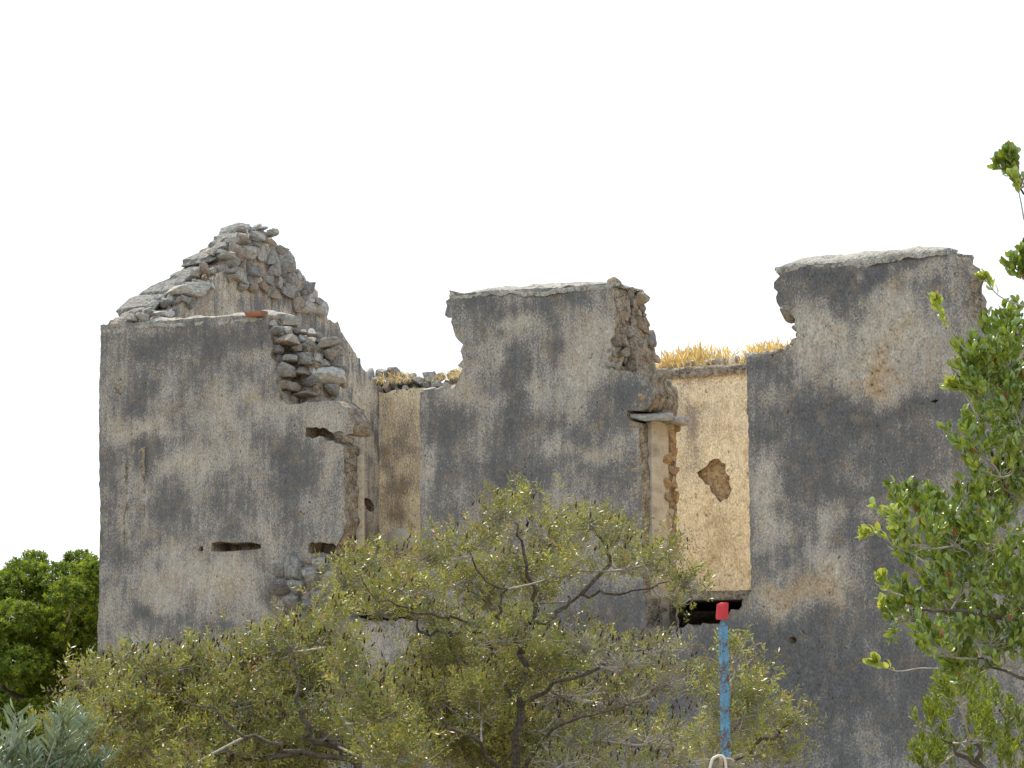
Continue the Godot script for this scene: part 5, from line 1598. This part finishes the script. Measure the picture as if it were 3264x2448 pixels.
func broadleaf(bark: Material, twig: Material) -> void:
	rng.seed = 71
	var root := place_node("broadleaf_tree", self, Vector3(2.07, 0, -9.6))
	tag(root, "broadleaf tree with glossy oval leaves reaching in at the right edge", "tree")
	var ll := BROADLEAF_LIMBS.duplicate(true)
	ll[0][0] = Vector3(2.07, -0.15, -9.6)
	var parts := grow(root, ll, BROADLEAF_CLUMPS, 0.022, bark, twig, 15, 0.0018)
	var leaves: Array = []
	var tw := new_st()
	for pr in parts:
		for e in pr[1]:
			var en: Vector3 = e[0]
			var d: Vector3 = (e[1] + Vector3(-0.25, 0.9, 0.1) + Vector3(rng.randfn(), rng.randfn(), rng.randfn()) * 0.35).normalized()
			var line := smooth_line([en - d * 0.03, en + d * 0.02, en + d * 0.07 + Vector3(0, 0.008, 0)], 3)
			sprig_leaves(line, 13, 0.034, leaves)
	var front_leaves: Array = []
	for s in SPRIGS:
		var line := smooth_line(s, 4)
		var loc := PackedVector3Array()
		for p in line: loc.append(p - root.position)
		tube(tw, loc, 0.003, 0.0012, 5)
		sprig_leaves(line.slice(int(line.size() * 0.3)), 16, 0.034, front_leaves)
		sprig_leaves(line.slice(line.size() - 6), 15, 0.036, front_leaves)
	put("twig", done(tw), root, twig)
	var one := new_st()
	one.set_smooth_group(-1)
	leaf_shape(one, Vector3.ZERO, Vector3.UP, Vector3.BACK, 1.0, 0.5, 0.16, 0.14)
	one.generate_normals()
	var mesh := one.commit()
	var mat := leaf_mat(Color(1.0, 1.0, 0.35), 0.3, 0.8, 0.68)
	var near: Array = []
	var rest: Array = front_leaves
	leaves.sort_custom(func(a, b): return a.origin.x < b.origin.x)
	rest.append_array(leaves)
	var solo: Array = []
	for c in [Color(0.14, 0.22, 0.03), Color(0.21, 0.29, 0.04), Color(0.27, 0.34, 0.05), Color(0.26, 0.07, 0.03)]:
		var m := mat.duplicate() as StandardMaterial3D
		m.vertex_color_use_as_albedo = false
		m.albedo_color = c.linear_to_srgb()
		solo.append(m)
	var where: Array = []
	var tints: Array = []
	for k in rest.size():
		var t: Transform3D = rest[k]
		t.origin -= root.position
		if k < 300:
			var o := put("leaf", mesh, root, solo[3 if rng.randf() < 0.02 else rng.randi() % 3])
			o.transform = t
		else:
			where.append(t)
			tints.append(tint(Color(0.13, 0.21, 0.03), Color(0.32, 0.38, 0.055), rng.randf()) if rng.randf() > 0.014 else Color(0.26, 0.07, 0.03))
	scatter_mm("crown", root, mesh, mat, where, tints)
	print("leaves ", rest.size())

func low_bush(bark: Material, twig: Material) -> void:
	rng.seed = 81
	var root := place_node("leafy_bush", self, Vector3(2.25, 0, -13.1))
	tag(root, "low yellow-green bush with narrow leaves under the broadleaf tree", "bush")
	var ll := LOW_LIMBS.duplicate(true)
	ll[0][0] = Vector3(2.25, -0.15, -13.1)
	var parts := grow(root, ll, LOW_CLUMPS, 0.025, bark, twig, 12, 0.003)
	var leaves: Array = []
	for pr in parts:
		for e in pr[1]:
			var en: Vector3 = e[0]
			for q in 2:
				var d: Vector3 = (e[1] + Vector3(0, 1.0, 0) + Vector3(rng.randfn(), rng.randfn(), rng.randfn()) * 0.45).normalized()
				sprig_leaves(smooth_line([en - d * 0.05, en + d * 0.02, en + d * 0.09], 3), 18, 0.034, leaves)
	var one := new_st()
	one.set_smooth_group(-1)
	leaf_shape(one, Vector3.ZERO, Vector3.UP, Vector3.BACK, 1.0, 0.24, 0.2, 0.14)
	one.generate_normals()
	var where: Array = []
	var tints: Array = []
	for t: Transform3D in leaves:
		where.append(Transform3D(t.basis, t.origin - root.position))
		tints.append(tint(Color(0.11, 0.17, 0.03), Color(0.32, 0.34, 0.055), rng.randf()))
	scatter_mm("foliage", root, one.commit(), leaf_mat(Color(1.0, 1.0, 0.35), 0.4, 0.5), where, tints)

func olive(bark: Material, twig: Material) -> void:
	rng.seed = 91
	var root := place_node("olive_shrub", self, Vector3(-1.55, 0, -9.2))
	tag(root, "grey-green olive shrub with long narrow leaves in the lower left corner", "shrub")
	var stems := new_st()
	var leaves: Array = []
	for k in 56:
		var x := rng.randf_range(-1.78, -1.27)
		var z := -9.2 + rng.randf_range(-0.3, 0.3)
		var hgt := 1.36 + 0.12 * sin((x + 1.75) * 7.0) + rng.randf_range(-0.14, 0.13)
		if x > -1.42: hgt -= 0.12
		var lean := rng.randf_range(-0.02, 0.18)
		var base := Vector3(-1.55 + (x + 1.55) * 0.25, -0.1, -9.2 + (z + 9.2) * 0.3)
		var line := smooth_line([base, Vector3(x - lean * 0.5, hgt - 0.5, z), Vector3(x, hgt - 0.22, z), Vector3(x + lean * 0.6, hgt, z)], 6)
		var loc := PackedVector3Array()
		for p in line: loc.append(p - root.position)
		tube(stems, loc, 0.008, 0.0012, 4)
		for q in 38:
			var f := 0.62 + 0.38 * (q + rng.randf()) / 38.0
			var i := mini(int(f * (line.size() - 1)), line.size() - 2)
			var p := line[i].lerp(line[i + 1], f * (line.size() - 1) - i)
			var a := rng.randf() * TAU
			var d := Vector3(cos(a) * 0.75 + 0.15, rng.randf_range(0.35, 1.1), sin(a) * 0.75).normalized()
			leaves.append(Transform3D(frame_to(d, rng.randf() * TAU, rng.randf_range(0.055, 0.085)), p - root.position))
	put("stem", done(stems), root, twig)
	var one := new_st()
	one.set_smooth_group(-1)
	leaf_shape(one, Vector3.ZERO, Vector3.UP, Vector3.BACK, 1.0, 0.13, 0.2, 0.1)
	one.generate_normals()
	var mesh := one.commit()
	var mat := leaf_mat(Color(0.9, 0.95, 0.6), 0.3, 0.6, 0.35)
	leaves.sort_custom(func(a, b): return a.origin.y > b.origin.y)
	var solo: Array = []
	for c in [Color(0.14, 0.18, 0.085), Color(0.20, 0.24, 0.12), Color(0.11, 0.15, 0.06)]:
		var m := mat.duplicate() as StandardMaterial3D
		m.vertex_color_use_as_albedo = false
		m.albedo_color = c.linear_to_srgb()
		solo.append(m)
	var where: Array = []
	var tints: Array = []
	for k in leaves.size():
		if k < 300:
			put("leaf", mesh, root, solo[rng.randi() % 3]).transform = leaves[k]
		else:
			where.append(leaves[k])
			tints.append(tint(Color(0.07, 0.10, 0.04), Color(0.17, 0.21, 0.10), rng.randf()))
	scatter_mm("foliage", root, mesh, mat, where, tints)

func grass_on_walls() -> void:
	var house := Transform3D(Basis(Vector3.UP, deg_to_rad(-TURN)), Vector3(0, 0, -35))
	var st := new_st()
	st.set_smooth_group(-1)
	blade(st, Vector3.ZERO, Vector3(0.1, 1, 0).normalized(), Vector3(1, 0, 0), 0.6, 0.06)
	blade(st, Vector3(0.06, 0.56, 0), Vector3(0.6, 1, 0.1).normalized(), Vector3(0.5, -0.5, 0.6).normalized(), 0.5, 0.07)
	blade(st, Vector3(0.03, 0.3, 0), Vector3(-0.6, 0.9, 0.3).normalized(), Vector3(0.5, 0.3, 0.6).normalized(), 0.4, 0.05)
	st.generate_normals()
	var mesh := st.commit()
	var mat := leaf_mat(Color(1.0, 0.92, 0.7), 0.7, 0.3)
	rng.seed = 101
	for g in [["golden dry grass along the back wall top beside the right pier", -1.25, 3.2, 6.03, 0.25, 4600, 0.0], ["sparse dry grass among the rubble on the back wall beside the gable", -6.3, -4.2, 6.1, 0.13, 900, 0.1]]:
		var root := place_node("dry_grass", self, house * Vector3((g[1] + g[2]) * 0.5, g[3], -DEEP - 0.35))
		tag(root, g[0], "grass", "", "stuff")
		var where: Array = []
		var tints: Array = []
		for k in int(g[5]):
			var u := rng.randf_range(g[1], g[2])
			var t := DEEP + rng.randf_range(0.0, 0.7)
			var clump := 0.7 + 1.3 * fine.get_noise_2d(u * 55.0, t * 40.0)
			if clump < 0.35 and g[6] > 0.0: continue
			var p := house * Vector3(u, g[3] + (t - DEEP) * (0.12 if g[6] == 0.0 else 0.3) - 0.03, -t)
			var d := Vector3(rng.randfn() * 0.4, 1, rng.randfn() * 0.4)
			where.append(Transform3D(frame_to(d, rng.randf() * TAU, g[4] * clampf(clump, 0.4, 1.3) * rng.randf_range(0.6, 1.3)), p - root.position))
			tints.append(tint(Color(0.66, 0.51, 0.23), Color(0.86, 0.73, 0.42), rng.randf()))
		scatter_mm("blades", root, mesh, mat, where, tints)
	# dry stem on the gable
	var ds := place_node("dry_stem", self, house * Vector3(-5.55, 6.5, -0.55))
	tag(ds, "single bare dry stem arching up from the left pier before the gable", "stem")
	var s2 := new_st()
	tube(s2, smooth_line([Vector3(0, -0.1, 0), Vector3(0.06, 0.25, 0), Vector3(0.22, 0.42, 0.02), Vector3(0.42, 0.52, 0.05)], 4), 0.008, 0.004, 5)
	put("stalk", done(s2), ds, plain_mat(lin(0.36, 0.24, 0.15)))
	var s3 := new_st()
	tube(s3, smooth_line([Vector3(0.06, 0.25, 0), Vector3(0.1, 0.33, 0.03), Vector3(0.1, 0.4, 0.04)], 3), 0.004, 0.002, 4)
	put("side_shoot", done(s3), ds, plain_mat(lin(0.36, 0.24, 0.15)))

func build_small_things() -> void:
	rng.seed = 111
	# blue post
	var post := place_node("metal_post", self, Vector3(1.149, 0, -15.0))
	tag(post, "thin rusty blue metal post with a red top in front of the shrubs", "post")
	var rust := grain_texture(121, 0.018, [[0.30, Color(0.14, 0.062, 0.035)], [0.40, Color(0.22, 0.10, 0.055)], [0.42, Color(0.11, 0.25, 0.36)], [0.8, Color(0.15, 0.32, 0.45)]], 256, 0.3)
	var sh := put("shaft", rough_block(361, 6, 0.94, 0.02, 0), post, rough_mat(rust, bump, 0.35, 0.6, 0.4, true))
	var top := Vector3(-0.035, 2.0, 0)
	sh.transform = Transform3D(Basis.from_euler(Vector3(0, 0.5, 0.017)) * Basis.from_scale(Vector3(0.019, 1.02, 0.019)), Vector3(-0.0175, 0.96, 0))
	var cap := put("red_cap", rough_block(363, 4, 0.8, 0.22, 2), post, rough_mat(grain_texture(122, 0.03, [[0.1, Color(0.42, 0.03, 0.035)], [0.7, Color(0.62, 0.06, 0.065)]]), bump, 0.2, 0.5, 0.6))
	cap.transform = Transform3D(Basis.from_euler(Vector3(0, 0.4, 0.03)) * Basis.from_scale(Vector3(0.0265, 0.045, 0.0265)), Vector3(-0.0355, 2.035, 0))
	# stake and hose
	var stake := put("wooden_stake", rough_block(365, 6, 0.95, 0.05, 1), self, rough_mat(grain_texture(123, 0.02, [[0.1, Color(0.16, 0.12, 0.085)], [0.7, Color(0.36, 0.29, 0.21)]]), bump, 0.3, 0.95, 1.0, true))
	stake.transform = Transform3D(Basis.from_euler(Vector3(0, 0.25, 0)) * Basis.from_scale(Vector3(0.031, 0.70, 0.031)), Vector3(1.101, 0.585, -14.6))
	tag(stake, "weathered wooden stake in front of the foot of the blue post", "stake")
	var hs := new_st()
	tube(hs, smooth_line([Vector3(0.80, -0.08, -14.5), Vector3(0.97, 0.6, -14.52), Vector3(1.0, 1.12, -14.54), Vector3(1.018, 1.25, -14.55), Vector3(1.042, 1.281, -14.56), Vector3(1.075, 1.285, -14.56), Vector3(1.09, 1.26, -14.555), Vector3(1.095, 1.2, -14.555)], 6), 0.0075, 0.0075, 8)
	var hose := put("hose", done(hs), self, plain_mat(lin(0.66, 0.60, 0.47), 0.5, 0.5))
	tag(hose, "pale hose looping over the wooden stake beside the blue post", "hose")
